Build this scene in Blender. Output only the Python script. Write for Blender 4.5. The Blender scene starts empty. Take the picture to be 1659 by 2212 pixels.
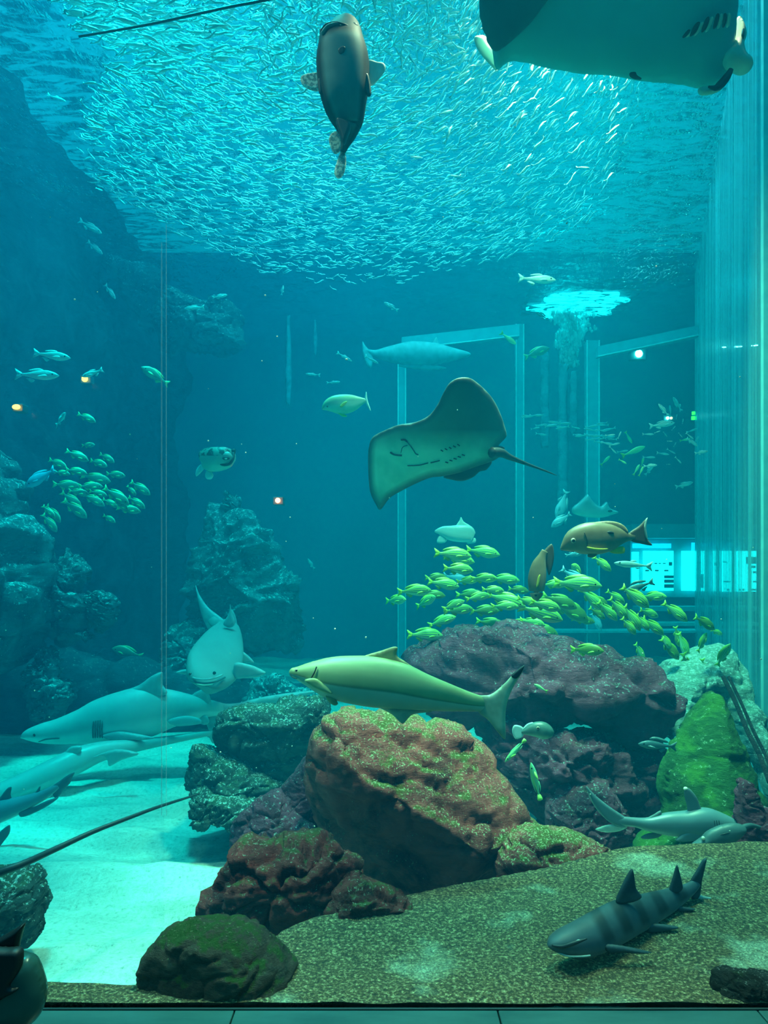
import bpy, bmesh, math, random
import numpy as np
from mathutils import Vector, Matrix, noise
from mathutils.geometry import delaunay_2d_cdt

random.seed(11)
SC = bpy.context.scene
COL = SC.collection
PI = math.pi
F = 1600.0                       # focal length in pixels of the 1659 x 2212 frame
EYE = 1.6                        # eye height above the sand floor
HZ = 1250.0                      # row of the horizon
SURF = 6.0                       # height of the water surface

# ------------------------------------------------------------------ camera
cam_data = bpy.data.cameras.new('camera')
cam = bpy.data.objects.new('camera', cam_data)
COL.objects.link(cam)
cam.location = (0, 0, EYE)
cam.rotation_euler = (PI / 2, 0, 0)
cam_data.sensor_fit = 'VERTICAL'
cam_data.sensor_height = 36.0
cam_data.lens = 36.0 * F / 2212.0
cam_data.shift_y = (HZ - 1106.0) / 2212.0
cam_data.clip_end = 200
SC.camera = cam
SC.view_settings.view_transform = 'Standard'
SC.view_settings.look = 'None'
SC.view_settings.gamma = 1
SC.view_settings.exposure = 0.0

# ------------------------------------------------------------------ world light (the hall around the tank)
W = bpy.data.worlds.new('world')
SC.world = W
W.use_nodes = True
nt = W.node_tree
nt.nodes.clear()
o_ = nt.nodes.new('ShaderNodeOutputWorld')
b_ = nt.nodes.new('ShaderNodeBackground')
tc_ = nt.nodes.new('ShaderNodeTexCoord')
sp_ = nt.nodes.new('ShaderNodeSeparateXYZ')
cr_ = nt.nodes.new('ShaderNodeValToRGB')
nt.links.new(tc_.outputs['Generated'], sp_.inputs[0])
mr_ = nt.nodes.new('ShaderNodeMapRange')
mr_.inputs[1].default_value = -1
mr_.inputs[2].default_value = 1
nt.links.new(sp_.outputs[2], mr_.inputs[0])
nt.links.new(mr_.outputs[0], cr_.inputs[0])
cr_.color_ramp.elements[0].position = 0.35
cr_.color_ramp.elements[0].color = (0.02, 0.10, 0.14, 1)
cr_.color_ramp.elements[1].position = 0.95
cr_.color_ramp.elements[1].color = (0.35, 0.9, 1.0, 1)
nt.links.new(cr_.outputs[0], b_.inputs[0])
b_.inputs[1].default_value = 1.0
nt.links.new(b_.outputs[0], o_.inputs[0])


def area_lamp(name, loc, target, size, power, color, spread=180):
    d = bpy.data.lights.new(name, 'AREA')
    d.shape = 'DISK'
    d.size = size
    d.energy = power
    d.color = color
    d.spread = math.radians(spread)
    o = bpy.data.objects.new(name, d)
    COL.objects.link(o)
    o.location = loc
    o.rotation_euler = (Vector(target) - Vector(loc)).to_track_quat('-Z', 'Y').to_euler()
    return o


def spot_lamp(name, loc, target, power, color, angle=60, blend=0.5, radius=0.15):
    d = bpy.data.lights.new(name, 'SPOT')
    d.energy = power
    d.color = color
    d.spot_size = math.radians(angle)
    d.spot_blend = blend
    d.shadow_soft_size = radius
    o = bpy.data.objects.new(name, d)
    COL.objects.link(o)
    o.location = loc
    o.rotation_euler = (Vector(target) - Vector(loc)).to_track_quat('-Z', 'Y').to_euler()
    return o


WATER_S = 0.062
WATER_A = 0.25
SC.cycles.max_bounces = 4
SC.cycles.diffuse_bounces = 2
SC.cycles.glossy_bounces = 2
SC.cycles.transparent_max_bounces = 10
SC.cycles.adaptive_threshold = 0.03
b_.inputs[1].default_value = 0.62
cr_.color_ramp.elements[0].position = 0.48
cr_.color_ramp.elements[1].position = 1.0
cr_.color_ramp.elements[0].color = (0.001, 0.050, 0.085, 1)
cr_.color_ramp.elements[1].color = (0.02, 1.1, 1.5, 1)
area_lamp('tank_lamp', (0.2, 8.0, 8.2), (0.2, 8.0, 0), 4.0, 520, (0.30, 0.93, 1.0), spread=125)
area_lamp('sand_lamp', (-2.0, 5.5, 10.5), (-2.0, 4.7, 0), 1.2, 410, (0.02, 1.0, 0.95), spread=56)
area_lamp('front_lamp', (0.95, 3.25, 5.9), (0.35, 3.0, 0.6), 0.5, 100, (1.0, 0.66, 0.42), spread=52)
area_lamp('fill_lamp', (-1.9, 2.3, 5.9), (0.0, 3.0, 0.8), 0.5, 20, (1.0, 0.75, 0.55), spread=38)  # added soft fill for the fronts of fish and boulder
area_lamp('reef_fill', (1.3, 4.4, 5.9), (1.2, 4.7, 0.6), 0.7, 115, (1.0, 0.85, 0.50), spread=66)  # added warm fill to brighten the snappers and the slab top
spot_lamp('plume_lamp', (3.03, 11.95, 5.98), (3.03, 11.95, 0), 900, (0.02, 0.9, 1.0), 56, 0.9)


# ------------------------------------------------------------------ helpers
def P(px, py, Y):
    return Vector(((px - 829.5) / F * Y, Y, EYE + (HZ - py) / F * Y))


def tag(o, label=None, cat=None, group=None, kind=None):
    if label: o['label'] = label
    if cat: o['category'] = cat
    if group: o['group'] = group
    if kind: o['kind'] = kind
    return o


def empty(name, loc, label=None, cat=None, group=None):
    o = bpy.data.objects.new(name, None)
    o.empty_display_size = 0.05
    COL.objects.link(o)
    o.location = loc
    return tag(o, label, cat, group)


def link_mesh(name, verts, faces, mat, parent=None, smooth=True, attr=None, label=None):
    me = bpy.data.meshes.new(name)
    me.from_pydata([tuple(v) for v in verts], [], faces)
    me.materials.append(mat)
    if smooth:
        me.polygons.foreach_set('use_smooth', [True] * len(me.polygons))
    if attr is not None:
        a = me.attributes.new('pt', 'FLOAT_VECTOR', 'POINT')
        a.data.foreach_set('vector', np.array(attr, dtype=np.float32).ravel())
    me.update()
    o = bpy.data.objects.new(name, me)
    COL.objects.link(o)
    if parent is not None:
        o.parent = parent
    if label: o['label'] = label
    return o


def box_geo(x0, x1, y0, y1, z0, z1):
    v = [(x0, y0, z0), (x1, y0, z0), (x1, y1, z0), (x0, y1, z0), (x0, y0, z1), (x1, y0, z1), (x1, y1, z1), (x0, y1, z1)]
    f = [(0, 3, 2, 1), (4, 5, 6, 7), (0, 1, 5, 4), (1, 2, 6, 5), (2, 3, 7, 6), (3, 0, 4, 7)]
    return v, f


def box(name, x0, x1, y0, y1, z0, z1, mat, parent=None, bevel=0.0):
    v, f = box_geo(x0, x1, y0, y1, z0, z1)
    o = link_mesh(name, v, f, mat, parent, smooth=False)
    if bevel:
        m = o.modifiers.new('bevel', 'BEVEL'); m.width = bevel; m.segments = 2
    return o


def catmull(pts, n=6, closed=True):
    """smooth resampling of a polyline of any dimension"""
    P_ = [np.array(p, float) for p in pts]
    N = len(P_)
    out = []
    rng = range(N) if closed else range(N - 1)
    for i in rng:
        if closed:
            p0, p1, p2, p3 = P_[(i - 1) % N], P_[i], P_[(i + 1) % N], P_[(i + 2) % N]
        else:
            p0, p1, p2, p3 = P_[max(i - 1, 0)], P_[i], P_[i + 1], P_[min(i + 2, N - 1)]
        for k in range(n):
            t = k / n
            out.append(0.5 * ((2 * p1) + (-p0 + p2) * t + (2 * p0 - 5 * p1 + 4 * p2 - p3) * t * t + (-p0 + 3 * p1 - 3 * p2 + p3) * t ** 3))
    if not closed:
        out.append(P_[-1])
    return out


def seg_dist(p, a, b):
    """distance of points p (n,2) to the closed polyline a->b (m,2)"""
    best = np.full(len(p), 1e9)
    for i in range(len(a)):
        ab = b[i] - a[i]
        L = float(ab @ ab) or 1e-9
        t = np.clip(((p - a[i]) @ ab) / L, 0, 1)
        d = np.linalg.norm(p - (a[i] + t[:, None] * ab), axis=1)
        best = np.minimum(best, d)
    return best


def inside(p, poly):
    c = np.zeros(len(p), bool)
    n = len(poly)
    j = n - 1
    for i in range(n):
        xi, yi = poly[i]; xj, yj = poly[j]
        cond = ((yi > p[:, 1]) != (yj > p[:, 1]))
        xs = (xj - xi) * (p[:, 1] - yi) / ((yj - yi) or 1e-12) + xi
        c ^= cond & (p[:, 0] < xs)
        j = i
    return c


def silhouette(outline, step, R, smooth=4, rings=(0.03, 0.1, 0.22, 0.4)):
    """fill a closed outline (2-D) with triangles; returns points, edge distance, faces, boundary count"""
    poly = np.array(catmull(outline, smooth) if smooth else [np.array(p, float) for p in outline])
    # orient counter clockwise
    area = 0.5 * np.sum(poly[:, 0] * np.roll(poly[:, 1], -1) - np.roll(poly[:, 0], -1) * poly[:, 1])
    if area < 0:
        poly = poly[::-1]
    a, b = poly, np.roll(poly, -1, axis=0)
    extra = []
    tang = np.roll(poly, -1, axis=0) - np.roll(poly, 1, axis=0)
    nrm = np.stack([-tang[:, 1], tang[:, 0]], 1)
    nrm /= np.maximum(np.linalg.norm(nrm, axis=1), 1e-9)[:, None]
    for r in rings:
        q = poly + nrm * (r * R)
        d = seg_dist(q, a, b)
        ok = inside(q, poly) & (d > r * R * 0.8)
        extra.append(q[ok])
    x0, y0 = poly.min(0); x1, y1 = poly.max(0)
    gx, gy = np.meshgrid(np.arange(x0, x1, step), np.arange(y0, y1, step * 0.9))
    gx = gx + (np.arange(gx.shape[0]) % 2)[:, None] * step * 0.5
    g = np.stack([gx.ravel(), gy.ravel()], 1)
    g = g[inside(g, poly)]
    d = seg_dist(g, a, b)
    g = g[d > max(rings[-1] * R * 0.9 if R < step * 3 else 0, step * 0.5)]
    allp = np.concatenate([poly] + extra + [g])
    # thin out near duplicates
    key = {}
    keep = []
    q = step * 0.25
    for i, pnt in enumerate(allp):
        k = (round(pnt[0] / q), round(pnt[1] / q))
        if i < len(poly) or k not in key:
            key[k] = 1
            keep.append(i)
    allp = allp[keep]
    nb = len(poly)
    res = delaunay_2d_cdt([Vector(p) for p in allp], [(i, (i + 1) % nb) for i in range(nb)], [], 0, 1e-7)
    V = np.array([tuple(v) for v in res[0]])
    faces = [tuple(f) for f in res[2]]
    cen = np.array([V[list(f)].mean(0) for f in faces])
    ok = inside(cen, poly)
    faces = [f for f, k in zip(faces, ok) if k]
    used = sorted({i for f in faces for i in f})
    remap = {u: i for i, u in enumerate(used)}
    V = V[used]
    faces = [tuple(remap[i] for i in f) for f in faces]
    d = seg_dist(V, a, b)
    onb = d < 1e-4 * max(x1 - x0, 1)
    return V, d, faces, onb


def slab_geo(outline, Y, R, thick, origin, step=None, smooth=4, depth=None, back=1.0, front=1.0, prof=None):
    """a solid body from an outline in picture rows and columns standing Y metres away.
    R: distance (px) over which it swells, thick: half thickness in metres; depth(x, y) -> metres"""
    xs = [p[0] for p in outline]; ys = [p[1] for p in outline]
    if step is None:
        step = max(max(xs) - min(xs), max(ys) - min(ys)) / 36
    V, d, faces, onb = silhouette(outline, step, R, smooth)
    s = Y / F
    u = np.minimum(d / R, 1)
    h = thick * np.sqrt(np.maximum(1 - (1 - u) ** 2, 0))
    if prof is not None:
        h = h * np.array([prof(x, y) for x, y in V])
    verts, attr = [], []
    n = len(V)
    idxb = {}
    x0, x1, y0, y1 = min(xs), max(xs), min(ys), max(ys)
    dep = np.array([depth(x, y) if depth else 0.0 for x, y in V])
    ox, oz = origin.x, origin.z - EYE
    for i in range(n):
        x, y = V[i]
        si = (Y + dep[i]) / F
        verts.append(((x - 829.5) * si - ox, dep[i] - h[i] * front + Y - origin.y, (HZ - y) * si - oz))
        attr.append(((x - x0) / (x1 - x0), (y1 - y) / (y1 - y0), u[i]))
    for i in range(n):
        if onb[i]:
            idxb[i] = i
        else:
            x, y = V[i]
            idxb[i] = len(verts)
            si = (Y + dep[i]) / F
            verts.append(((x - 829.5) * si - ox, dep[i] + h[i] * back + Y - origin.y, (HZ - y) * si - oz))
            attr.append(((x - x0) / (x1 - x0), (y1 - y) / (y1 - y0), u[i]))
    # V rows run downward in the picture: orientation fixed by recalculation
    F2 = [f for f in faces] + [tuple(idxb[i] for i in reversed(f)) for f in faces if not all(onb[j] for j in f)]
    return verts, F2, attr


def fix_normals(o):
    bm = bmesh.new()
    bm.from_mesh(o.data)
    bmesh.ops.recalc_face_normals(bm, faces=bm.faces)
    bm.to_mesh(o.data)
    bm.free()
    return o


def slab(name, outline, Y, mat, root, R=20, thick=0.02, label=None, **kw):
    org = root.location if root is not None else Vector((0, 0, 0))
    v, f, a = slab_geo(outline, Y, R, thick, org, **kw)
    return fix_normals(link_mesh(name, v, f, mat, root, attr=a, label=label))


def loft_geo(spine, Y, origin, n=20, sub=5, power=2.2, closed=True):
    """spine: (x, y, up, down, w, dY[, dYroll]) in pixels; up/down are measured square to the spine in the picture
    plane, w is the half width across it (px), dY the distance added (m)"""
    st = catmull([tuple(p) for p in spine], sub, closed=False)
    s = Y / F
    pts = np.array([(p[0], p[1]) for p in st])
    tg = np.gradient(pts, axis=0)
    tg /= np.maximum(np.linalg.norm(tg, axis=1), 1e-9)[:, None]
    seg = np.r_[0, np.cumsum(np.linalg.norm(np.diff(pts, axis=0), axis=1))]
    T = seg / seg[-1]
    verts, attr, faces = [], [], []
    ox, oy, oz = origin.x, origin.y, origin.z - EYE
    def q(a): return math.copysign(abs(a) ** (2 / power), a)
    for i, p in enumerate(st):
        nx, ny = -tg[i][1], tg[i][0]
        if ny > 0 or (abs(ny) < 1e-6 and nx > 0):      # 'up' points up in the picture
            nx, ny = -nx, -ny
        for k in range(n):
            a = 2 * PI * k / n
            c, sn = q(math.cos(a)), q(math.sin(a))
            r = max(p[2], 0.05) if sn > 0 else max(p[3], 0.05)
            x = p[0] + nx * r * sn
            y = p[1] + ny * r * sn
            w = max(p[4], 0.05) * c
            si = (Y + p[5]) / F
            verts.append(((x - 829.5) * si - ox, Y + p[5] - w * s - oy, (HZ - y) * si - oz))
            attr.append((T[i], sn, c))
    m = len(st)
    for i in range(m - 1):
        for k in range(n):
            k2 = (k + 1) % n
            faces.append((i * n + k, i * n + k2, (i + 1) * n + k2, (i + 1) * n + k))
    for i, rev in ((0, False), (m - 1, True)):
        c = len(verts)
        ring = [Vector(verts[i * n + k]) for k in range(n)]
        cv = sum(ring, Vector()) / n
        verts.append(tuple(cv)); attr.append((T[i], 0, 0))
        for k in range(n):
            k2 = (k + 1) % n
            faces.append((c, i * n + k2, i * n + k) if not rev else (c, i * n + k, i * n + k2))
    return verts, faces, attr


def loft(name, spine, Y, mat, root, label=None, **kw):
    v, f, a = loft_geo(spine, Y, root.location, **kw)
    return fix_normals(link_mesh(name, v, f, mat, root, attr=a, label=label))


def ball(name, c, r, mat, root, sc=(1, 1, 1), seg=16, label=None):
    """c in world metres"""
    bm = bmesh.new()
    bmesh.ops.create_uvsphere(bm, u_segments=seg, v_segments=max(6, seg // 2), radius=r)
    me = bpy.data.meshes.new(name)
    for v in bm.verts:
        v.co = Vector((v.co.x * sc[0], v.co.y * sc[1], v.co.z * sc[2])) + (Vector(c) - root.location)
    for f in bm.faces: f.smooth = True
    bm.to_mesh(me); bm.free()
    me.materials.append(mat)
    o = bpy.data.objects.new(name, me)
    COL.objects.link(o)
    o.parent = root
    if label: o['label'] = label
    return o


def tube_geo(pts, radii, n=8):
    """tube through 3-D points"""
    V, Fc = [], []
    pts = [Vector(p) for p in pts]
    up = Vector((0, 0, 1))
    for i, p in enumerate(pts):
        t = (pts[min(i + 1, len(pts) - 1)] - pts[max(i - 1, 0)]).normalized()
        a = t.cross(up)
        if a.length < 1e-3: a = t.cross(Vector((1, 0, 0)))
        a.normalize(); b = t.cross(a).normalized()
        r = radii[i] if hasattr(radii, '__len__') else radii
        for k in range(n):
            an = 2 * PI * k / n
            V.append(p + (a * math.cos(an) + b * math.sin(an)) * r)
    for i in range(len(pts) - 1):
        for k in range(n):
            k2 = (k + 1) % n
            Fc.append((i * n + k, i * n + k2, (i + 1) * n + k2, (i + 1) * n + k))
    Fc.append(tuple(range(n - 1, -1, -1)))
    Fc.append(tuple((len(pts) - 1) * n + k for k in range(n)))
    return V, Fc


def tube_px(name, pts, Y, r, mat, root, n=8, sub=5, label=None):
    """pts: (px, py, dY); r in metres or a list"""
    st = catmull(pts, sub, closed=False)
    org = root.location if root is not None else Vector((0, 0, 0))
    w = []
    for p in st:
        w.append(P(p[0], p[1], Y + p[2]) - org)
    if hasattr(r, '__len__'):
        rr = [float(x[0]) for x in catmull([(a,) for a in r], sub, closed=False)]
    else:
        rr = r
    v, f = tube_geo(w, rr, n)
    return fix_normals(link_mesh(name, v, f, mat, root, label=label))


# ------------------------------------------------------------------ materials
def new_mat(name):
    m = bpy.data.materials.new(name)
    m.use_nodes = True
    n = m.node_tree
    bs = n.nodes['Principled BSDF']
    return m, n, bs


def nd(n, t, **kw):
    x = n.nodes.new(t)
    for k, v in kw.items():
        if k == 'op': x.operation = v
        else: setattr(x, k, v)
    return x


def ramp(n, fac, stops, interp='LINEAR'):
    r = n.nodes.new('ShaderNodeValToRGB')
    r.color_ramp.interpolation = interp
    e = r.color_ramp.elements
    e[0].position, e[0].color = stops[0][0], (*stops[0][1], 1)
    e[1].position, e[1].color = stops[-1][0], (*stops[-1][1], 1)
    for p, c in stops[1:-1]:
        x = e.new(p); x.color = (*c, 1)
    n.links.new(fac, r.inputs[0])
    return r.outputs[0]


def mix(n, fac, a, b, mode='MIX'):
    m = n.nodes.new('ShaderNodeMix')
    m.data_type = 'RGBA'
    m.blend_type = mode
    for inp, v in ((m.inputs[0], fac), (m.inputs[6], a), (m.inputs[7], b)):
        if hasattr(v, 'is_output') or isinstance(v, bpy.types.NodeSocket):
            n.links.new(v, inp)
        else:
            inp.default_value = v if isinstance(v, (int, float)) else (*v, 1)
    return m.outputs[2]


def noise_tex(n, scale, detail=4, rough=0.55, coord='Object', stretch=None, kind='ShaderNodeTexNoise', dist=0):
    tc = n.nodes.new('ShaderNodeTexCoord')
    src = tc.outputs[coord]
    if stretch:
        mp = n.nodes.new('ShaderNodeMapping')
        mp.inputs['Scale'].default_value = stretch
        n.links.new(src, mp.inputs[0]); src = mp.outputs[0]
    t = n.nodes.new(kind)
    t.inputs['Scale'].default_value = scale
    if kind == 'ShaderNodeTexNoise':
        t.inputs['Detail'].default_value = detail
        t.inputs['Roughness'].default_value = rough
        t.inputs['Distortion'].default_value = dist
    n.links.new(src, t.inputs['Vector'])
    return t


def bump(n, bs, h, strength=0.5, dist=0.02):
    b = n.nodes.new('ShaderNodeBump')
    b.inputs['Strength'].default_value = strength
    b.inputs['Distance'].default_value = dist
    n.links.new(h, b.inputs['Height'])
    n.links.new(b.outputs[0], bs.inputs['Normal'])
    return b


def flat_mat(name, col, rough=0.6, spec=0.4, var=0.12, scale=12):
    m, n, bs = new_mat(name)
    t = noise_tex(n, scale)
    c = ramp(n, t.outputs['Fac'], [(0.3, tuple(max(0, x * (1 - var)) for x in col)), (0.7, tuple(min(1, x * (1 + var)) for x in col))])
    n.links.new(c, bs.inputs['Base Color'])
    bs.inputs['Roughness'].default_value = rough
    bs.inputs['Specular IOR Level'].default_value = spec
    return m


def fish_mat(name, stops, rough=0.4, spots=None, bars=None, var=0.1, scale=30, vstops=True, spec=0.5, lines=None, edge=None):
    """stops along the height attribute (-1 belly .. 1 back)"""
    m, n, bs = new_mat(name)
    at = n.nodes.new('ShaderNodeAttribute'); at.attribute_name = 'pt'
    sp = n.nodes.new('ShaderNodeSeparateXYZ')
    n.links.new(at.outputs['Vector'], sp.inputs[0])
    mr = n.nodes.new('ShaderNodeMapRange')
    mr.inputs[1].default_value = -1; mr.inputs[2].default_value = 1
    n.links.new(sp.outputs[1], mr.inputs[0])
    col = ramp(n, mr.outputs[0], stops)
    if lines:                    # stripes along the body, as stops over the height
        lc = ramp(n, mr.outputs[0], [(p, (v, v, v)) for p, v in lines[0]])
        col = mix(n, lc, col, lines[1])
    if bars:                     # bands across the body, stops over the length
        bc = ramp(n, sp.outputs[0], [(p, (v, v, v)) for p, v in bars[0]])
        up = ramp(n, mr.outputs[0], [(0.25, (0, 0, 0)), (0.45, (1, 1, 1))])
        col = mix(n, mix(n, 1.0, bc, up, 'MULTIPLY'), col, bars[1])
    if spots:
        t = noise_tex(n, spots[0], detail=2)
        sc = ramp(n, t.outputs['Fac'], [(spots[1], (0, 0, 0)), (spots[1] + 0.06, (1, 1, 1))])
        col = mix(n, sc, col, spots[2])
    t = noise_tex(n, scale)
    dk = ramp(n, t.outputs['Fac'], [(0.3, (1 - var,) * 3), (0.7, (1, 1, 1))])
    col = mix(n, 1.0, col, dk, 'MULTIPLY')
    n.links.new(col, bs.inputs['Base Color'])
    bs.inputs['Roughness'].default_value = rough
    bs.inputs['Specular IOR Level'].default_value = spec
    bump(n, bs, t.outputs['Fac'], 0.15, 0.01)
    return m


def fin_mat(name, col, alpha=0.9, var=0.2):
    m, n, bs = new_mat(name)
    t = noise_tex(n, 60, stretch=(1, 1, 0.15))
    c = ramp(n, t.outputs['Fac'], [(0.3, tuple(x * (1 - var) for x in col)), (0.7, col)])
    n.links.new(c, bs.inputs['Base Color'])
    bs.inputs['Roughness'].default_value = 0.5
    bs.inputs['Alpha'].default_value = alpha
    return m


def rock_mat(name, base, dark, moss, moss_amt=0.5, speck=(0.5, 0.6, 0.5), scale=1.0, speck_amt=0.5, fine=1.0):
    m, n, bs = new_mat(name)
    t1 = noise_tex(n, 2.6 * scale, detail=8, rough=0.65, dist=0.6)
    col = ramp(n, t1.outputs['Fac'], [(0.32, dark), (0.52, base), (0.72, tuple(min(1, x * 1.5) for x in base))])
    t2 = noise_tex(n, 5 * scale, detail=6, rough=0.7)
    geo = n.nodes.new('ShaderNodeNewGeometry')
    sp = n.nodes.new('ShaderNodeSeparateXYZ')
    n.links.new(geo.outputs['Normal'], sp.inputs[0])
    # algae grows where the stone faces up
    ad = nd(n, 'ShaderNodeMath', op='MULTIPLY_ADD')
    n.links.new(sp.outputs[2], ad.inputs[0]); ad.inputs[1].default_value = 0.30
    n.links.new(t2.outputs['Fac'], ad.inputs[2])
    mf = ramp(n, ad.outputs[0], [(0.88 - 0.42 * moss_amt, (0, 0, 0)), (1.0 - 0.42 * moss_amt, (1, 1, 1))])
    col = mix(n, mf, col, moss)
    t3 = noise_tex(n, 34 * scale * fine, detail=5, rough=0.75)
    ad2 = nd(n, 'ShaderNodeMath', op='MULTIPLY_ADD')
    n.links.new(sp.outputs[2], ad2.inputs[0]); ad2.inputs[1].default_value = 0.10
    n.links.new(t3.outputs['Fac'], ad2.inputs[2])
    sf = ramp(n, ad2.outputs[0], [(0.70 - 0.12 * speck_amt, (0, 0, 0)), (0.76 - 0.12 * speck_amt, (1, 1, 1))])
    col = mix(n, sf, col, speck)  # pale specks: crust, and caustic sparkle put into the colour
    n.links.new(col, bs.inputs['Base Color'])
    bs.inputs['Roughness'].default_value = 0.85
    bs.inputs['Specular IOR Level'].default_value = 0.25
    t4 = noise_tex(n, 9 * scale, detail=9, rough=0.72, stretch=(1, 1, 2.2))
    bump(n, bs, t4.outputs['Fac'], 0.9, 0.07)
    return m

# ------------------------------------------------------------------ water
m_water = bpy.data.materials.new('water')
m_water.use_nodes = True
n = m_water.node_tree
n.nodes.clear()
out = n.nodes.new('ShaderNodeOutputMaterial')
vs = n.nodes.new('ShaderNodeVolumeScatter')
vs.inputs['Color'].default_value = (0.0, 0.48, 0.88, 1)
vs.inputs['Density'].default_value = WATER_S
vs.inputs['Anisotropy'].default_value = 0.0
va = n.nodes.new('ShaderNodeVolumeAbsorption')
va.inputs['Color'].default_value = (0.0, 0.93, 0.95, 1)
va.inputs['Density'].default_value = WATER_A
ad = n.nodes.new('ShaderNodeAddShader')
n.links.new(vs.outputs[0], ad.inputs[0]); n.links.new(va.outputs[0], ad.inputs[1])
n.links.new(ad.outputs[0], out.inputs['Volume'])
tank_water = box('tank_water', -14, 14, 1.96, 15, -0.4, SURF + 0.02, m_water)
tag(tank_water, kind='structure')

# rippled surface seen from below
m_surf = bpy.data.materials.new('water_surface')
m_surf.use_nodes = True
n = m_surf.node_tree
n.nodes.clear()
out = n.nodes.new('ShaderNodeOutputMaterial')
tr = n.nodes.new('ShaderNodeBsdfTransparent')
tr.inputs[0].default_value = (0.85, 0.95, 1, 1)
gl = n.nodes.new('ShaderNodeBsdfGlossy')
gl.inputs['Color'].default_value = (0.75, 0.95, 1, 1)
gl.inputs['Roughness'].default_value = 0.08
t = noise_tex(n, 2.2, detail=5, rough=0.6, stretch=(1.0, 0.55, 1))
bp = n.nodes.new('ShaderNodeBump')
bp.inputs['Strength'].default_value = 1.0
bp.inputs['Distance'].default_value = 0.22
n.links.new(t.outputs['Fac'], bp.inputs['Height'])
n.links.new(bp.outputs[0], gl.inputs['Normal'])
mx = n.nodes.new('ShaderNodeMixShader')
t2 = noise_tex(n, 11.0, detail=5, rough=0.65, stretch=(0.35, 1.0, 1), dist=0.8)
sfac = ramp(n, t2.outputs['Fac'], [(0.44, (0.06, 0.06, 0.06)), (0.50, (0.5, 0.5, 0.5)), (0.56, (0.97, 0.97, 0.97))])
n.links.new(sfac, mx.inputs[0])
n.links.new(tr.outputs[0], mx.inputs[1]); n.links.new(gl.outputs[0], mx.inputs[2])
n.links.new(mx.outputs[0], out.inputs['Surface'])


def grid_mesh(name, x0, x1, y0, y1, nx, ny, zf, mat, parent=None, keep=None):
    V, Fc, idx = [], [], {}
    for j in range(ny + 1):
        for i in range(nx + 1):
            x = x0 + (x1 - x0) * i / nx
            y = y0 + (y1 - y0) * j / ny
            V.append((x, y, zf(x, y)))
    for j in range(ny):
        for i in range(nx):
            a = j * (nx + 1) + i
            if keep and not keep((V[a][0] + V[a + 1][0]) / 2, (V[a][1] + V[a + nx + 1][1]) / 2):
                continue
            Fc.append((a, a + 1, a + nx + 2, a + nx + 1))
    return link_mesh(name, V, Fc, mat, parent)


def surf_z(x, y):
    return SURF - 0.03 + 0.035 * noise.noise(Vector((x * 1.3, y * 0.9, 3)))


ws = grid_mesh('water_surface', -14, 14, 1.98, 14.9, 120, 80, surf_z, m_surf)
tag(ws, kind='structure')

# ------------------------------------------------------------------ ground
m_sand, n, bs = new_mat('sand')
t1 = noise_tex(n, 1.1, detail=6, rough=0.6, stretch=(0.6, 1.6, 1))
t2 = noise_tex(n, 45, detail=5, rough=0.75)
c = ramp(n, t1.outputs['Fac'], [(0.36, (0.30, 0.42, 0.40)), (0.60, (0.80, 0.86, 0.76))])  # dune shading painted in as broad darker bands
c2 = ramp(n, t2.outputs['Fac'], [(0.30, (0.3, 0.38, 0.38)), (0.42, (0.78, 0.82, 0.8)), (0.60, (1, 1, 1))])
n.links.new(mix(n, 1.0, c, c2, 'MULTIPLY'), bs.inputs['Base Color'])
bs.inputs['Roughness'].default_value = 0.9
bump(n, bs, t2.outputs['Fac'], 0.5, 0.02)


def sand_z(x, y):
    v = Vector((x * 0.8, y * 2.4, 1))
    return 0.08 * noise.noise(v) + 0.05 * noise.noise(v * 2.7) + 0.018 * noise.noise(v * 7) + 0.02 * max(0, y - 6)


floor = grid_mesh('floor', -12, 12, 2.07, 14.5, 220, 260, sand_z, m_sand)
tag(floor, 'bright turquoise sand bed', kind='structure')

m_gravel, n, bs = new_mat('gravel')
t1 = noise_tex(n, 95, detail=3, rough=0.7)
t2 = noise_tex(n, 2.2, detail=5, rough=0.6)
t3 = noise_tex(n, 210, kind='ShaderNodeTexVoronoi')
c = ramp(n, t1.outputs['Fac'], [(0.38, (0.035, 0.028, 0.014)), (0.52, (0.17, 0.10, 0.035)), (0.64, (0.50, 0.38, 0.20))])
sp = nd(n, 'ShaderNodeMath', op='MULTIPLY')
n.links.new(c, sp.inputs[0])
pf = ramp(n, t2.outputs['Fac'], [(0.55, (0, 0, 0)), (0.66, (1, 1, 1))])
c = mix(n, mix(n, 0.6, (0, 0, 0), pf, 'MIX'), c, (0.62, 0.68, 0.5))
c3 = ramp(n, t3.outputs['Color'], [(0.0, (0.35, 0.35, 0.35)), (0.5, (0.8, 0.8, 0.75)), (0.95, (1.6, 1.6, 1.5))])
n.links.new(mix(n, 1.0, c, c3, 'MULTIPLY'), bs.inputs['Base Color'])
bs.inputs['Roughness'].default_value = 0.75
bump(n, bs, t1.outputs['Fac'], 0.8, 0.02)

GB = [(-3.2, 2.06), (-0.68, 2.06), (-0.45, 2.2), (-0.28, 2.42), (0.10, 2.64), (0.62, 2.86), (0.98, 3.02), (1.6, 3.06), (3.6, 3.2)]


def gravel_edge(x):
    for (xa, ya), (xb, yb) in zip(GB, GB[1:]):
        if xa <= x <= xb:
            return ya + (yb - ya) * (x - xa) / (xb - xa)
    return 3.1


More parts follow.
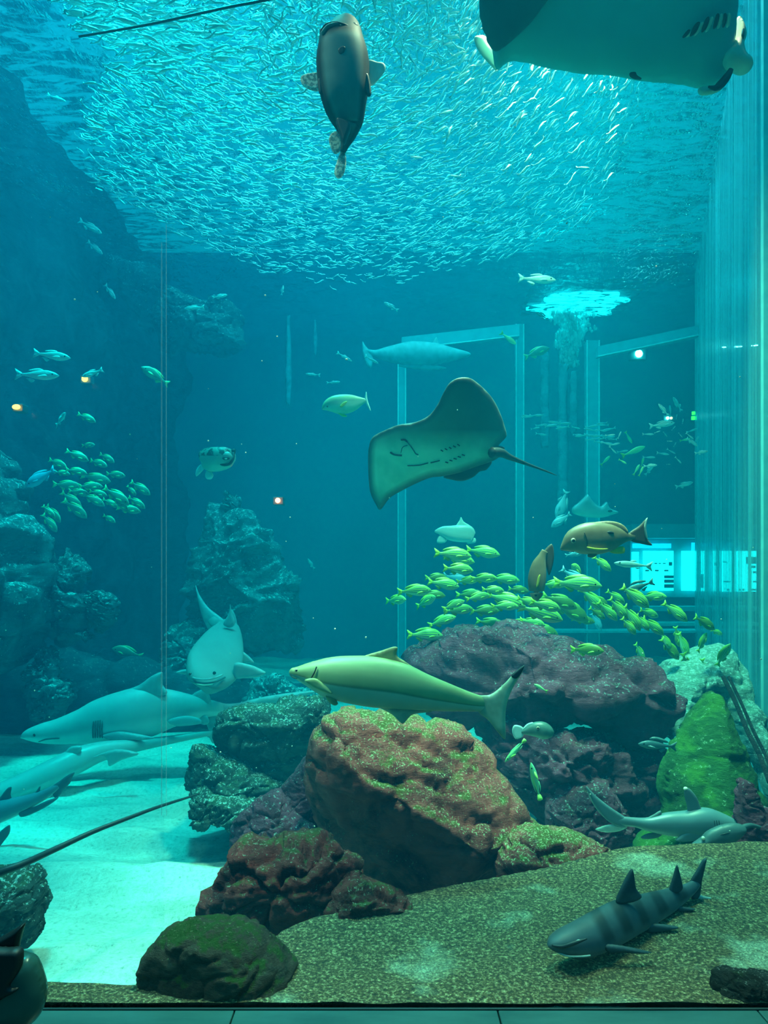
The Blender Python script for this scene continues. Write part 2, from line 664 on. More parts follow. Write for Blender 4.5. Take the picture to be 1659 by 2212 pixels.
def gravel_z(x, y):
    e = gravel_edge(x)
    z = 0.475 + 0.016 * noise.noise(Vector((x * 2.5, y * 3, 5))) * min(1, (y - 1.95) * 8) + 0.006 * noise.noise(Vector((x * 9, y * 12, 2)))
    z += 0.05 * max(0, min(1, (x - 0.2) / 1.0)) * max(0, y - 2.2)
    if y > e:
        k = 9 if x < -0.6 else 1.6
        z -= (y - e) * k
    return max(z, -0.1)


gr = grid_mesh('floor', -2.2, 3.4, 1.965, 3.7, 260, 110, gravel_z, m_gravel)
tag(gr, kind='structure')

# stone sill in front of the window
m_sill, n, bs = new_mat('sill_stone')
t1 = noise_tex(n, 7, detail=6, rough=0.65, stretch=(0.4, 1.5, 1))
n.links.new(ramp(n, t1.outputs['Fac'], [(0.3, (0.015, 0.065, 0.065)), (0.7, (0.045, 0.13, 0.125))]), bs.inputs['Base Color'])
bs.inputs['Roughness'].default_value = 0.35
cuts = [-2.6, (500 - 829.5) / F * 1.9, (1080 - 829.5) / F * 1.9, (1653 - 829.5) / F * 1.9, 2.6]
for a, b in zip(cuts, cuts[1:]):
    o = box('trim_%d' % (cuts.index(a) + 1), a + 0.0015, b - 0.0015, 1.25, 1.94, 0.40, 0.47, m_sill, bevel=0.003)
    tag(o, kind='structure')
m_frame = flat_mat('dark_gasket', (0.015, 0.03, 0.035), 0.5)
o = box('trim_5', -2.6, 2.6, 1.942, 1.950, 0.30, 0.471, m_frame); tag(o, kind='structure')
m_wallf = flat_mat('hall_wall', (0.05, 0.09, 0.10), 0.8)
o = box('wall_front', -2.6, 2.6, 1.26, 1.93, 0.0, 0.399, m_wallf); tag(o, kind='structure')

# acrylic window
m_glass = bpy.data.materials.new('acrylic')
m_glass.use_nodes = True
n = m_glass.node_tree
n.nodes.clear()
out = n.nodes.new('ShaderNodeOutputMaterial')
tr = n.nodes.new('ShaderNodeBsdfTransparent'); tr.inputs[0].default_value = (0.97, 0.99, 1, 1)
gl = n.nodes.new('ShaderNodeBsdfGlossy'); gl.inputs['Roughness'].default_value = 0.02
mx = n.nodes.new('ShaderNodeMixShader'); mx.inputs[0].default_value = 0.03
n.links.new(tr.outputs[0], mx.inputs[1]); n.links.new(gl.outputs[0], mx.inputs[2])
n.links.new(mx.outputs[0], out.inputs['Surface'])
o = box('window_1', -2.6, 2.6, 1.953, 1.957, 0.47, 7.2, m_glass); tag(o, kind='structure')
m_seam = bpy.data.materials.new('acrylic_seam')
m_seam.use_nodes = True
n = m_seam.node_tree; n.nodes.clear()
out = n.nodes.new('ShaderNodeOutputMaterial')
tr = n.nodes.new('ShaderNodeBsdfTransparent')
df = n.nodes.new('ShaderNodeBsdfDiffuse'); df.inputs[0].default_value = (0.9, 1.0, 1.0, 1)
mx = n.nodes.new('ShaderNodeMixShader'); mx.inputs[0].default_value = 0.22
n.links.new(tr.outputs[0], mx.inputs[1]); n.links.new(df.outputs[0], mx.inputs[2])
n.links.new(mx.outputs[0], out.inputs['Surface'])
# second pane inside the tank, left of the rocks, with its two joints
iw = box('window_2', -3.0, -0.62, 2.085, 2.090, 0.30, 2.2, m_glass); tag(iw, kind='structure')
for nm, xa, w, z1 in (('joint', 349, 0.9, 2.55), ('joint', 359, 0.5, 2.6)):
    q = P(xa, 1250, 2.092)
    o = box(nm, q.x - w * 2.09 / F, q.x + w * 2.09 / F, 2.091, 2.094, 0.93, z1, m_seam, parent=iw)

# back wall, side walls of the tank
m_back = flat_mat('tank_wall_blue', (0.01, 0.20, 0.30), 0.8, var=0.15, scale=0.5)
o = box('wall_back', -14, 14, 13.4, 13.6, -0.4, 7.5, m_back); tag(o, kind='structure')

# ------------------------------------------------------------------ rocks
def chisel(V, cuts):
    for nrm, d in cuts:
        k = V @ nrm - d
        m = k > 0
        V[m] -= np.outer(k[m] * 0.92, nrm)
    return V


def rock(name, outline, Y, R, thick, mat, label, seed=0, rough=1.0, cuts=14, planes=(), lean=0.0, group=None, cat='rock', step=None, depth=None, cutr=0.80, amp=None, root=None):
    xs = [p[0] for p in outline]; ys = [p[1] for p in outline]
    cx, by = (min(xs) + max(xs)) / 2, max(ys)
    org = P(cx, by, Y)
    hpx = max(ys) - min(ys)
    dp = depth or (lambda x, y: lean * (y - min(ys)) / hpx)
    size = max(max(xs) - min(xs), hpx) * Y / F
    v, f, a = slab_geo(outline, Y, R, thick, org, step=step or max(max(xs) - min(xs), hpx) / 95, depth=dp, smooth=4)
    V = np.array(v)
    c = V.mean(0)
    rnd = random.Random(seed * 77 + 5)
    ext = np.array([(max(xs) - min(xs)) * Y / F / 2, thick, hpx * Y / F / 2])
    cl = []
    for _ in range(cuts):
        d = np.array([rnd.uniform(-1, 1), rnd.uniform(-1.6, 0.2), rnd.uniform(-1, 1)])
        d /= np.linalg.norm(d)
        sup = math.sqrt(((ext * d) ** 2).sum())
        cl.append((d, c @ d + sup * rnd.uniform(cutr, cutr + 0.16)))
    V = chisel(V, cl + [(np.array(p[0]) / np.linalg.norm(p[0]), c @ (np.array(p[0]) / np.linalg.norm(p[0])) + p[1]) for p in planes])
    # stratified, fractured surface
    amp = (amp or 0.045) * size * rough
    me_v = [Vector(x) for x in V]
    o = link_mesh(name, me_v, f, mat, root, attr=a)
    fix_normals(o)
    if root is None: o.location = org
    nr = [vv.normal.copy() for vv in o.data.vertices]
    tilt = rnd.uniform(-0.9, 0.9)
    for i, vv in enumerate(o.data.vertices):
        q = Vector(V[i]) / size * 3.2 + Vector((seed * 3.1, seed, 0))
        qs = q + 0.35 * noise.noise_vector(q * 1.7)
        dd, pp = noise.voronoi(Vector((qs.x * 1.1, qs.y * 1.1, qs.z * 1.7 + qs.x * tilt)))
        hsh = math.sin(pp[0].x * 12.9 + pp[0].y * 78.2 + pp[0].z * 37.7) * 0.5
        crack = min(1.0, (dd[1] - dd[0]) * 3.2)
        strat = noise.noise(Vector((q.x * 0.8 + q.z * 0.5, q.y, (q.z + q.x * tilt * .4) * 6.5)))
        n1 = noise.noise(q * 5.5)
        r = 0.5 * noise.noise(q) + 0.75 * hsh * crack - 0.75 * (1 - crack) ** 2 + 0.34 * strat + 0.30 * (1 - 2 * abs(n1)) * 0.6 + 0.17 * noise.noise(q * 13) + 0.10 * noise.noise(q * 27)
        vv.co += nr[i] * r * amp
    if root is None:
        tag(o, label, cat, group)
    return o

m_red = rock_mat('rock_red', (0.50, 0.105, 0.09), (0.05, 0.015, 0.015), (0.17, 0.17, 0.03), 0.44, speck=(0.70, 0.80, 0.45), scale=1.6, speck_amt=0.62, fine=2.0)
m_redder = rock_mat('rock_dark_red', (0.34, 0.055, 0.05), (0.045, 0.012, 0.012), (0.14, 0.14, 0.04), 0.30, speck=(0.5, 0.5, 0.35), scale=2.4, speck_amt=0.3)
m_moss = rock_mat('rock_mossy', (0.13, 0.075, 0.055), (0.03, 0.02, 0.018), (0.05, 0.10, 0.012), 0.45, speck=(0.3, 0.32, 0.16), scale=3.0, speck_amt=0.1)
m_purple = rock_mat('rock_purple', (0.22, 0.055, 0.10), (0.03, 0.012, 0.022), (0.07, 0.06, 0.04), 0.2, speck=(0.35, 0.50, 0.50), scale=1.2, speck_amt=0.42, fine=1.4)
m_teal = rock_mat('rock_teal', (0.06, 0.11, 0.10), (0.008, 0.02, 0.022), (0.06, 0.13, 0.07), 0.4, speck=(0.5, 0.85, 0.8), scale=1.5, speck_amt=0.6)
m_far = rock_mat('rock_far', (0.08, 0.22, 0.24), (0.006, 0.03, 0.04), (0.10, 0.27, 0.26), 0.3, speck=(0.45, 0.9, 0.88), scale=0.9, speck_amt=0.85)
m_black = rock_mat('rock_black', (0.05, 0.04, 0.04), (0.015, 0.012, 0.012), (0.04, 0.05, 0.02), 0.2, speck=(0.35, 0.35, 0.3), scale=3, speck_amt=0.25)
m_algae = rock_mat('rock_algae', (0.03, 0.13, 0.03), (0.01, 0.045, 0.02), (0.06, 0.22, 0.025), 0.4, speck=(0.25, 0.5, 0.3), scale=1.0, speck_amt=0.3)

# the big boulder in the middle
def ridge(x, y):
    # signed distance from the crest that runs from upper left to the foot of the boulder
    ax, ay, bx, by = 735.0, 1545.0, 985.0, 1830.0
    nx, ny = -(by - ay), (bx - ax)
    k = ((x - ax) * nx + (y - ay) * ny) / math.hypot(nx, ny)
    k = max(0.0, k)
    return 0.42 * min(k, 260) / 260 * min(1.0, max(0.0, (y - 1580) / 120)) + max(0.0, -((x - ax) * nx + (y - ay) * ny) / math.hypot(nx, ny)) / 300 * 0.12


rock('boulder', [(660, 1640), (690, 1560), (735, 1524), (800, 1530), (880, 1545), (940, 1560), (1000, 1568), (1030, 1600), (1075, 1640), (1110, 1690), (1150, 1760), (1180, 1800), (1185, 1850),
      (1215, 1885), (1190, 1925), (1110, 1935), (1010, 1950), (930, 1975), (860, 1960), (800, 1920), (740, 1860), (690, 1790), (660, 1720)],
     3.35, 150, 0.34, m_red, 'big reddish boulder in the middle, yellow-green algae on its sloping right side', seed=3, cuts=5, depth=ridge, rough=0.7,
     amp=0.045)
rock('boulder', [(1090, 1800), (1150, 1785), (1210, 1790), (1270, 1810), (1320, 1835), (1342, 1850), (1290, 1875), (1240, 1895), (1210, 1915), (1150, 1935), (1080, 1935), (1060, 1870)],
     3.15, 60, 0.20, m_red, 'low algae-covered rock spreading right from the foot of the big boulder', seed=5, cuts=10, amp=0.05)
rock('boulder', [(440, 1960), (460, 1900), (490, 1850), (530, 1815), (600, 1812), (660, 1806), (720, 1805), (750, 1850), (790, 1880), (800, 1920), (770, 1980), (720, 2030), (640, 2056), (590, 2058),
      (560, 2030), (500, 2000), (450, 2010)], 2.75, 90, 0.24, m_redder, 'dark red rock with black hollows, left below the big boulder', seed=8, cuts=12, amp=0.075)
rock('boulder', [(700, 1985), (712, 1940), (735, 1905), (780, 1898), (830, 1912), (870, 1935), (895, 1958), (880, 1985), (820, 2010), (760, 2030), (715, 2035)],
     2.55, 55, 0.13, m_redder, 'small reddish rock half sunk in the gravel at the foot of the big boulder', seed=9, cuts=10, amp=0.06)
rock('boulder', [(296, 2100), (310, 2060), (350, 2015), (400, 1993), (470, 1988), (540, 2000), (590, 2035), (630, 2075), (650, 2125), (643, 2165), (600, 2185), (500, 2190), (400, 2192), (320, 2182), (300, 2150)],
     2.12, 90, 0.15, m_moss, 'dark rounded rock with green moss on top, right behind the sill', seed=12, cuts=4, amp=0.03)
rock('stone', [(1538, 2120), (1545, 2102), (1580, 2093), (1620, 2095), (1690, 2110), (1720, 2150), (1700, 2178), (1600, 2180), (1550, 2176), (1540, 2150)],
     2.025, 40, 0.055, m_black, 'black stone in the bottom right corner of the gravel', seed=14, cuts=8, amp=0.04)
rock('boulder', [(-60, 1900), (-20, 1880), (40, 1878), (70, 1900), (90, 1940), (94, 1975), (80, 2000), (82, 2030), (60, 2042), (0, 2050), (-60, 2050)],
     3.0, 60, 0.2, m_teal, 'dark grey-blue rock with pale crust at the left edge of the sand', seed=15, cuts=8, amp=0.06)

# right-hand reef, large purple block with its supports
rock('boulder', [(872, 1425), (930, 1385), (985, 1360), (1050, 1352), (1110, 1358), (1190, 1378), (1250, 1392), (1310, 1398), (1360, 1410), (1410, 1440), (1445, 1490), (1472, 1540), (1468, 1570),
      (1440, 1592), (1380, 1600), (1300, 1585), (1220, 1570), (1140, 1565), (1050, 1575), (980, 1560), (900, 1520)],
     4.7, 110, 0.6, m_purple, 'huge dark purple rock slab across the right half, below the striped snappers', seed=21, cuts=12, amp=0.05)
rock('boulder', [(1020, 1560), (1100, 1550), (1200, 1560), (1290, 1572), (1350, 1600), (1370, 1660), (1380, 1740), (1370, 1800), (1340, 1850), (1240, 1850), (1180, 1800), (1120, 1730), (1050, 1660), (1000, 1600)],
     4.35, 90, 0.4, m_purple, 'dark craggy rock under the purple slab with pale crusts', seed=24, cuts=14, amp=0.07)
rock('boulder', [(1300, 1590), (1370, 1570), (1440, 1585), (1440, 1640), (1425, 1720), (1410, 1790), (1370, 1830), (1310, 1800), (1290, 1700)],
     4.6, 60, 0.3, m_purple, 'dark narrow rock at the right end under the purple slab', seed=25, cuts=10, amp=0.05)
rock('boulder', [(1180, 1730), (1220, 1690), (1290, 1685), (1350, 1720), (1362, 1790), (1330, 1850), (1250, 1860), (1190, 1810)],
     4.0, 60, 0.25, m_purple, 'rounded dark rock just behind the tail of the whitetip shark', seed=26, cuts=10, amp=0.06)

# back-left pile
rock('boulder', [(465, 1560), (490, 1535), (540, 1520), (620, 1515), (690, 1500), (712, 1530), (720, 1600), (700, 1660), (640, 1690), (560, 1660), (480, 1625)],
     4.7, 60, 0.35, m_teal, 'teal-lit flat-topped rock crowning the pile left of the big boulder', seed=31, cuts=12, amp=0.06)
rock('boulder', [(400, 1690), (412, 1620), (425, 1608), (470, 1625), (540, 1650), (610, 1680), (620, 1720), (560, 1745), (480, 1730), (410, 1712)],
     4.5, 50, 0.3, m_teal, 'blocky green-grey rock at the left end of the pile', seed=33, cuts=12, amp=0.05)
rock('boulder', [(412, 1760), (420, 1715), (480, 1712), (550, 1730), (600, 1740), (560, 1790), (530, 1810), (490, 1785), (440, 1775)],
     4.2, 35, 0.2, m_teal, 'ragged low rock with a pale crust at the foot of the pile', seed=34, cuts=8, amp=0.09)
rock('boulder', [(498, 1810), (505, 1770), (545, 1730), (600, 1708), (625, 1740), (660, 1770), (690, 1790), (680, 1830), (600, 1840), (520, 1828)],
     3.7, 50, 0.22, m_purple, 'dark pointed rock with white coral streaks above the red rock', seed=35, cuts=14, amp=0.06)
rock('boulder', [(605, 1700), (640, 1660), (680, 1620), (720, 1640), (720, 1780), (680, 1830), (630, 1800), (605, 1750)],
     3.9, 40, 0.2, m_purple, 'blue-shaded dark rock tucked behind the left flank of the big boulder', seed=36, cuts=8, amp=0.04)

# far stacks on the left
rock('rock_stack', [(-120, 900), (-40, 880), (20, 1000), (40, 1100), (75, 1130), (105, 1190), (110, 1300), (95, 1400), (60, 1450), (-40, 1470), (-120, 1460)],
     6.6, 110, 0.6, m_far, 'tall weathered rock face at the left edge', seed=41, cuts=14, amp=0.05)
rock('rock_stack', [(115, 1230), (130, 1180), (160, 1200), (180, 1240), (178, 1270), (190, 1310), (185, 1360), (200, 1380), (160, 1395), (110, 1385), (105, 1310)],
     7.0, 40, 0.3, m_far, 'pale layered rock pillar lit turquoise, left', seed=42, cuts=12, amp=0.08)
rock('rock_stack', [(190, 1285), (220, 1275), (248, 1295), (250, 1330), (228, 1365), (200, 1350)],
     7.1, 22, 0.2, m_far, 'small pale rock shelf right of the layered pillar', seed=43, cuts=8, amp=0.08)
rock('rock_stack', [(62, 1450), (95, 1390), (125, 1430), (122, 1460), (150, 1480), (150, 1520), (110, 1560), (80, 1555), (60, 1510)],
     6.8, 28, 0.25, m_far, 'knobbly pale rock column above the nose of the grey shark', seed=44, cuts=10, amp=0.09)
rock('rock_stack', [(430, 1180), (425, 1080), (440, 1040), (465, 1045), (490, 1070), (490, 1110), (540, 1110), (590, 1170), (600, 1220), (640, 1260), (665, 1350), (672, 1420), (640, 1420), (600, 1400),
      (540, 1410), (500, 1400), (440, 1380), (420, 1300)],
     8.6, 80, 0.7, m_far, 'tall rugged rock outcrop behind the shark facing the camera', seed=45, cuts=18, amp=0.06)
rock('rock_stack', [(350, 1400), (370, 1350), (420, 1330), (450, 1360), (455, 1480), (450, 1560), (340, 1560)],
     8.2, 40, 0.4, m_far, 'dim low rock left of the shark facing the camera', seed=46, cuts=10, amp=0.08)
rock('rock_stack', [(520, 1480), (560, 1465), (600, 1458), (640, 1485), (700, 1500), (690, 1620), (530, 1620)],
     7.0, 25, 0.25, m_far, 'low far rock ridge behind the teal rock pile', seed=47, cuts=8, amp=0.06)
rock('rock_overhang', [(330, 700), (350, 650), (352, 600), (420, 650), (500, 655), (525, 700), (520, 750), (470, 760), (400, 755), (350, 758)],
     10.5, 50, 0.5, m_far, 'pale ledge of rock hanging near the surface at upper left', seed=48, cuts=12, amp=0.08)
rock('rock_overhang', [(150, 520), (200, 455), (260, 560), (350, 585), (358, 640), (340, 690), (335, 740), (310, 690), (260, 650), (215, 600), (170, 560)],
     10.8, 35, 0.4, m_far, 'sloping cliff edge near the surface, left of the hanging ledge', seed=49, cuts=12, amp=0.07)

# left cliff of the tank
def cliff(name, a, b, z0, z1, mat, nx=90, nz=110, amp=0.35, seed=0):
    V, Fc = [], []
    a = Vector(a); b = Vector(b)
    d = (b - a); nrm = Vector((d.y, -d.x)).normalized()
    for j in range(nz + 1):
        for i in range(nx + 1):
            p = a + d * (i / nx)
            z = z0 + (z1 - z0) * j / nz
            q = Vector((p.x * 0.7 + seed, p.y * 0.7, z * 0.7))
            r = noise.noise(q) + 0.5 * abs(noise.noise(q * 2.3)) + 0.25 * noise.noise(q * 5) + 0.12 * noise.noise(q * 12)
            V.append((p.x + nrm.x * r * amp, p.y + nrm.y * r * amp, z))
    for j in range(nz):
        for i in range(nx):
            k = j * (nx + 1) + i
            Fc.append((k, k + 1, k + nx + 2, k + nx + 1))
    return link_mesh(name, V, Fc, mat)


m_cliff = rock_mat('rock_cliff', (0.03, 0.10, 0.13), (0.012, 0.04, 0.055), (0.08, 0.18, 0.2), 0.2, speck=(0.3, 0.5, 0.5), scale=0.8, speck_amt=0.2)
o = cliff('wall_left', (-4.6, 3.0), (-3.75, 13.2), -0.2, 7.0, m_cliff, seed=2)
tag(o, kind='structure')

# right-hand algae slope and ledge
m_ledge_rock = rock_mat('ledge_rock', (0.30, 0.50, 0.45), (0.06, 0.11, 0.11), (0.3, 0.55, 0.45), 0.4, speck=(0.7, 0.95, 0.9), scale=1.3, speck_amt=0.9)
rock('boulder', [(1426, 1700), (1440, 1640), (1470, 1580), (1510, 1520), (1545, 1490), (1570, 1530), (1600, 1610), (1640, 1700), (1690, 1790), (1740, 1870), (1600, 1875), (1480, 1870), (1375, 1862), (1395, 1800), (1432, 1760)],
     4.15, 160, 0.30, m_algae, 'slope coated in bright green algae at the right, behind the whitetip shark', seed=51, cuts=2, amp=0.022, lean=-0.5)
rock('rock_ledge', [(1425, 1440), (1470, 1415), (1540, 1385), (1580, 1400), (1610, 1460), (1650, 1560), (1700, 1680), (1730, 1790), (1690, 1780), (1640, 1690), (1600, 1600), (1560, 1515), (1520, 1500), (1470, 1560), (1440, 1600), (1430, 1520)],
     5.3, 60, 0.22, m_ledge_rock, 'long pale crusted ledge running towards the camera along the right side', seed=53, cuts=2, amp=0.03, lean=-1.1)
rock('boulder', [(1570, 1855), (1590, 1780), (1600, 1700), (1625, 1690), (1650, 1740), (1740, 1790), (1760, 1860), (1640, 1872)],
     3.5, 50, 0.15, m_purple, 'dark stone with white crust lying at the right edge behind the gravel', seed=52, cuts=8, amp=0.05)
pr = empty('pipe', P(1610, 1560, 4.6), 'thin dark pipe lying along the pale ledge on the right', 'pipe')
tube_px('tube', [(1562, 1462, 0.18), (1590, 1520, 0.02), (1615, 1580, -0.16), (1640, 1630, -0.30), (1662, 1690, -0.48)], 4.6, 0.014, m_black, pr)
tube_px('tube', [(1574, 1462, 0.18), (1602, 1520, 0.02), (1628, 1580, -0.16), (1653, 1630, -0.30), (1676, 1690, -0.48)], 4.6, 0.010, m_black, pr)

rock('rock_bank', [(-160, 1400), (-40, 1375), (60, 1400), (150, 1395), (230, 1420), (300, 1415), (360, 1440), (430, 1450), (520, 1470), (620, 1480), (700, 1500), (700, 1590), (500, 1610), (200, 1620), (-160, 1640)],
     7.9, 90, 0.5, m_cliff, 'dark rock bank closing the sand off behind the sharks', seed=61, cuts=14, amp=0.03)

m_shell = flat_mat('pale_stone', (0.45, 0.6, 0.5), 0.7, var=0.2, scale=30)
rock('pebble', [(1176, 1925), (1184, 1908), (1198, 1902), (1208, 1910), (1200, 1920), (1188, 1928)], 2.85, 10, 0.018, m_shell, 'pale green flat pebble at the right foot of the big boulder', seed=71, cuts=3, cat='pebble')
rock('pebble', [(735, 2026), (745, 2018), (765, 2016), (778, 2018), (768, 2026), (750, 2030)], 2.40, 7, 0.016, m_shell, 'pale flat pebble in front of the small half-sunk reddish rock', seed=72, cuts=3, cat='pebble')

# ------------------------------------------------------------------ frames, lamps and signs beyond the water
m_col = flat_mat('pale_frame', (0.28, 0.62, 0.70), 0.5)
m_colline = flat_mat('frame_edge', (0.35, 0.9, 1.0), 0.3)
m_dkblue = flat_mat('deep_blue_panel', (0.02, 0.16, 0.22), 0.6)


def px_box(name, x0, x1, y0, y1, Y, d, mat, parent=None):
    a = P(x0, y1, Y); b = P(x1, y0, Y)
    return box(name, a.x, b.x, Y, Y + d, a.z, b.z, mat, parent)


def column(nm, x0, x1, y0, y1, Y, label):
    q = P((x0 + x1) / 2, y1, Y)
    r = empty('column', (q.x, Y, q.z), label, 'column')
    a = P(x0, y1, Y); b = P(x1, y0, Y)
    box('shaft', a.x - q.x, b.x - q.x, 0, 0.14, 0, b.z - a.z, m_col2, r)
    for x in (a.x - q.x, b.x - q.x):
        box('edge_strip', x - 0.009, x + 0.009, -0.012, 0.0, 0, b.z - a.z, m_colline, r)
    return r


m_col2 = flat_mat('blue_shaft', (0.05, 0.42, 0.52), 0.5)
column('a', 860, 876, 770, 1440, 11.2, 'slim pale-edged column directly below the stingray')
column('b', 1115, 1131, 700, 1440, 11.2, 'slim pale-edged column right of the stingray')
column('c', 1268, 1294, 735, 1440, 10.6, 'broad pale column nearest the bright falling water')
for (x0, y0, x1, y1, t, Y, lab) in ((868, 728, 1122, 700, 26, 11.0, 'pale header beam running above the stingray'),
                                    (1292, 748, 1512, 702, 22, 10.4, 'pale header beam at the right below the water surface')):
    a0, b0 = P(x0, y0, Y), P(x1, y1, Y - 0.4)
    hgt = t / F * Y
    q = a0
    V = []
    for p in (a0, b0):
        for dy in (0, 0.12):
            for dz in (-hgt, 0):
                V.append(tuple(p - q + Vector((0, dy, dz))))
    Fc = [(0, 1, 3, 2), (4, 6, 7, 5), (0, 4, 5, 1), (2, 3, 7, 6), (1, 5, 7, 3), (0, 2, 6, 4)]
    r = empty('beam', q, lab, 'beam')
    fix_normals(link_mesh('bar', V, Fc, m_col2, r, smooth=False))
    e = tube_px('edge_strip', [(x0, y0 + t, 0), ((x0 + x1) / 2, (y0 + y1) / 2 + t, -0.2), (x1, y1 + t * 0.95, -0.4)], Y - 0.03, 0.010, m_colline, r)

# right: streaky acrylic side window, its bright joint and the dark return
m_streak = bpy.data.materials.new('streaky_acrylic')
m_streak.use_nodes = True
n = m_streak.node_tree
n.nodes.clear()
out = n.nodes.new('ShaderNodeOutputMaterial')
tr = n.nodes.new('ShaderNodeBsdfTransparent'); tr.inputs[0].default_value = (0.8, 0.95, 1, 1)
df = n.nodes.new('ShaderNodeBsdfDiffuse'); df.inputs[0].default_value = (0.4, 0.95, 1.0, 1)
gl = n.nodes.new('ShaderNodeBsdfGlossy'); gl.inputs[0].default_value = (0.6, 0.9, 1, 1); gl.inputs['Roughness'].default_value = 0.25
m1 = n.nodes.new('ShaderNodeMixShader'); m1.inputs[0].default_value = 0.3
n.links.new(df.outputs[0], m1.inputs[1]); n.links.new(gl.outputs[0], m1.inputs[2])
t = noise_tex(n, 5, detail=6, rough=0.7, stretch=(1.6, 1.6, 0.03))
fr = ramp(n, t.outputs['Fac'], [(0.36, (0.14, 0.14, 0.14)), (0.52, (0.5, 0.5, 0.5)), (0.66, (0.9, 0.9, 0.9))])  # reflections in the acrylic painted as pale upright streaks
m2 = n.nodes.new('ShaderNodeMixShader')
n.links.new(fr, m2.inputs[0]); n.links.new(tr.outputs[0], m2.inputs[1]); n.links.new(m1.outputs[0], m2.inputs[2])
n.links.new(m2.outputs[0], out.inputs['Surface'])


def oblique(name, pa, pb, z0, z1, t, mat, parent=None):
    pa, pb = Vector((*pa, 0)), Vector((*pb, 0))
    d = (pb - pa).normalized(); nn = Vector((-d.y, d.x, 0)) * t / 2
    V = []
    for z in (z0, z1):
        for p in (pa - nn, pb - nn, pb + nn, pa + nn):
            V.append((p.x, p.y, z))
    Fc = [(0, 3, 2, 1), (4, 5, 6, 7), (0, 1, 5, 4), (1, 2, 6, 5), (2, 3, 7, 6), (3, 0, 4, 7)]
    return link_mesh(name, V, Fc, mat, parent, smooth=False)


def xp(px, Y): return (px - 829.5) / F * Y
sw = oblique('window_3', (xp(1505, 10.6), 10.6), (xp(1645, 4.9), 4.9), 0.1, 5.97, 0.05, m_streak)
tag(sw, kind='structure')
for Y, w in ((10.5, .02), (9.2, .012), (7.9, 0.012), (6.6, 0.008), (5.6, 0.008), (4.92, 0.018)):
    X = xp(1645, 4.9) + (Y - 4.9) * (xp(1505, 10.6) - xp(1645, 4.9)) / 5.7
    r = box('joint', X - w, X + w, Y - 0.05 - w, Y - 0.05 + w, 0.1, 5.97, m_colline, parent=sw)  # end joints, and pale uprights added between them to brighten the pane
o = oblique('wall_right', (xp(1700, 5.2), 5.2), (xp(1830, 3.6), 3.6), -0.1, 7, 0.05, m_back)
tag(o, kind='structure')
# dark ceiling strips and ledge lines on the far right back
m_ledge = flat_mat('pale_ledge', (0.25, 0.65, 0.72), 0.6)
def ledge(x0, x1, y0, y1, Y, d, mat, name): 
    o = px_box(name, x0, x1, y0, y1, Y, d, mat); tag(o, kind='structure'); return o
ledge(1365, 1640, 1132, 1162, 11.9, 0.3, m_col2, 'trim_6')
ledge(1395, 1640, 1345, 1352, 11.4, 0.4, m_colline, 'trim_7')
ledge(1180, 1640, 1362, 1367, 10.4, 0.4, m_ledge, 'trim_8')
ledge(1380, 1640, 1310, 1320, 11.8, 0.3, m_ledge, 'trim_9')

# bright hall seen through the far window, with its information panels
def emis(name, col, s):
    m = bpy.data.materials.new(name)
    m.use_nodes = True
    bs = m.node_tree.nodes['Principled BSDF']
    bs.inputs['Base Color'].default_value = (*[min(c, 0.8) for c in col], 1)
    bs.inputs['Emission Color'].default_value = (*col, 1)
    bs.inputs['Emission Strength'].default_value = s
    return m


m_lit = emis('backlit_panel', (0.05, 0.95, 1.0), 3.2)
m_lit2 = emis('backlit_blue', (0.02, 0.55, 1.0), 2.2)
m_ink = flat_mat('panel_ink', (0.02, 0.22, 0.35), 0.6)
Yl = 12.2
wf = px_box('window_4', 1362, 1600, 1165, 1290, Yl + 0.1, 0.04, m_col2); tag(wf, kind='structure')
panels = [((1366, 1380, 1192, 1275), m_lit), ((1390, 1455, 1190, 1276), m_lit), ((1473, 1505, 1190, 1276), m_lit), ((1507, 1522, 1190, 1277), m_lit),
          ((1541, 1556, 1190, 1277), m_lit), ((1561, 1588, 1190, 1278), m_lit), ((1592, 1634, 1190, 1278), m_lit), ((1495, 1502, 1172, 1276), m_lit2),
          ((1367, 1450, 1174, 1184), m_lit2)]
labs = ['narrow lit panel at the left end of the far bright window', 'wide lit information panel below the brown snapper tail, blue block in its lower corner', 'plain lit panel beside the dark post in the far window',
        'thin lit panel just right of the dark window post', 'thin lit panel with a dark square, behind the streaky acrylic', 'lit panel left of the last divider in the far window',
        'lit panel with a dark picture at the right end of the far window', 'blue-lit strip beside the dark window post', 'blue-lit strip along the top of the far window']
marks = {1: [(1435, 1455, 1243, 1249), (1435, 1455, 1252, 1259), (1435, 1455, 1262, 1270), (1414, 1420, 1216, 1218), (1423, 1428, 1216, 1218), (1432, 1438, 1216, 1218), (1415, 1423, 1231, 1234), (1394, 1402, 1231, 1234),
             (1435, 1444, 1231, 1234), (1445, 1452, 1214, 1222)],
         3: [(1512, 1520, 1240, 1270)], 4: [(1543, 1555, 1215, 1222), (1545, 1553, 1231, 1234)], 5: [(1563, 1578, 1255, 1258), (1571, 1576, 1272, 1276), (1562, 1570, 1213, 1215)],
         6: [(1612, 1634, 1203, 1218), (1618, 1632, 1222, 1227), (1617, 1624, 1234, 1238), (1627, 1634, 1234, 1238), (1617, 1624, 1255, 1258), (1627, 1634, 1255, 1258), (1596, 1600, 1272, 1276), (1604, 1608, 1272, 1276),
             (1616, 1634, 1272, 1276)]}
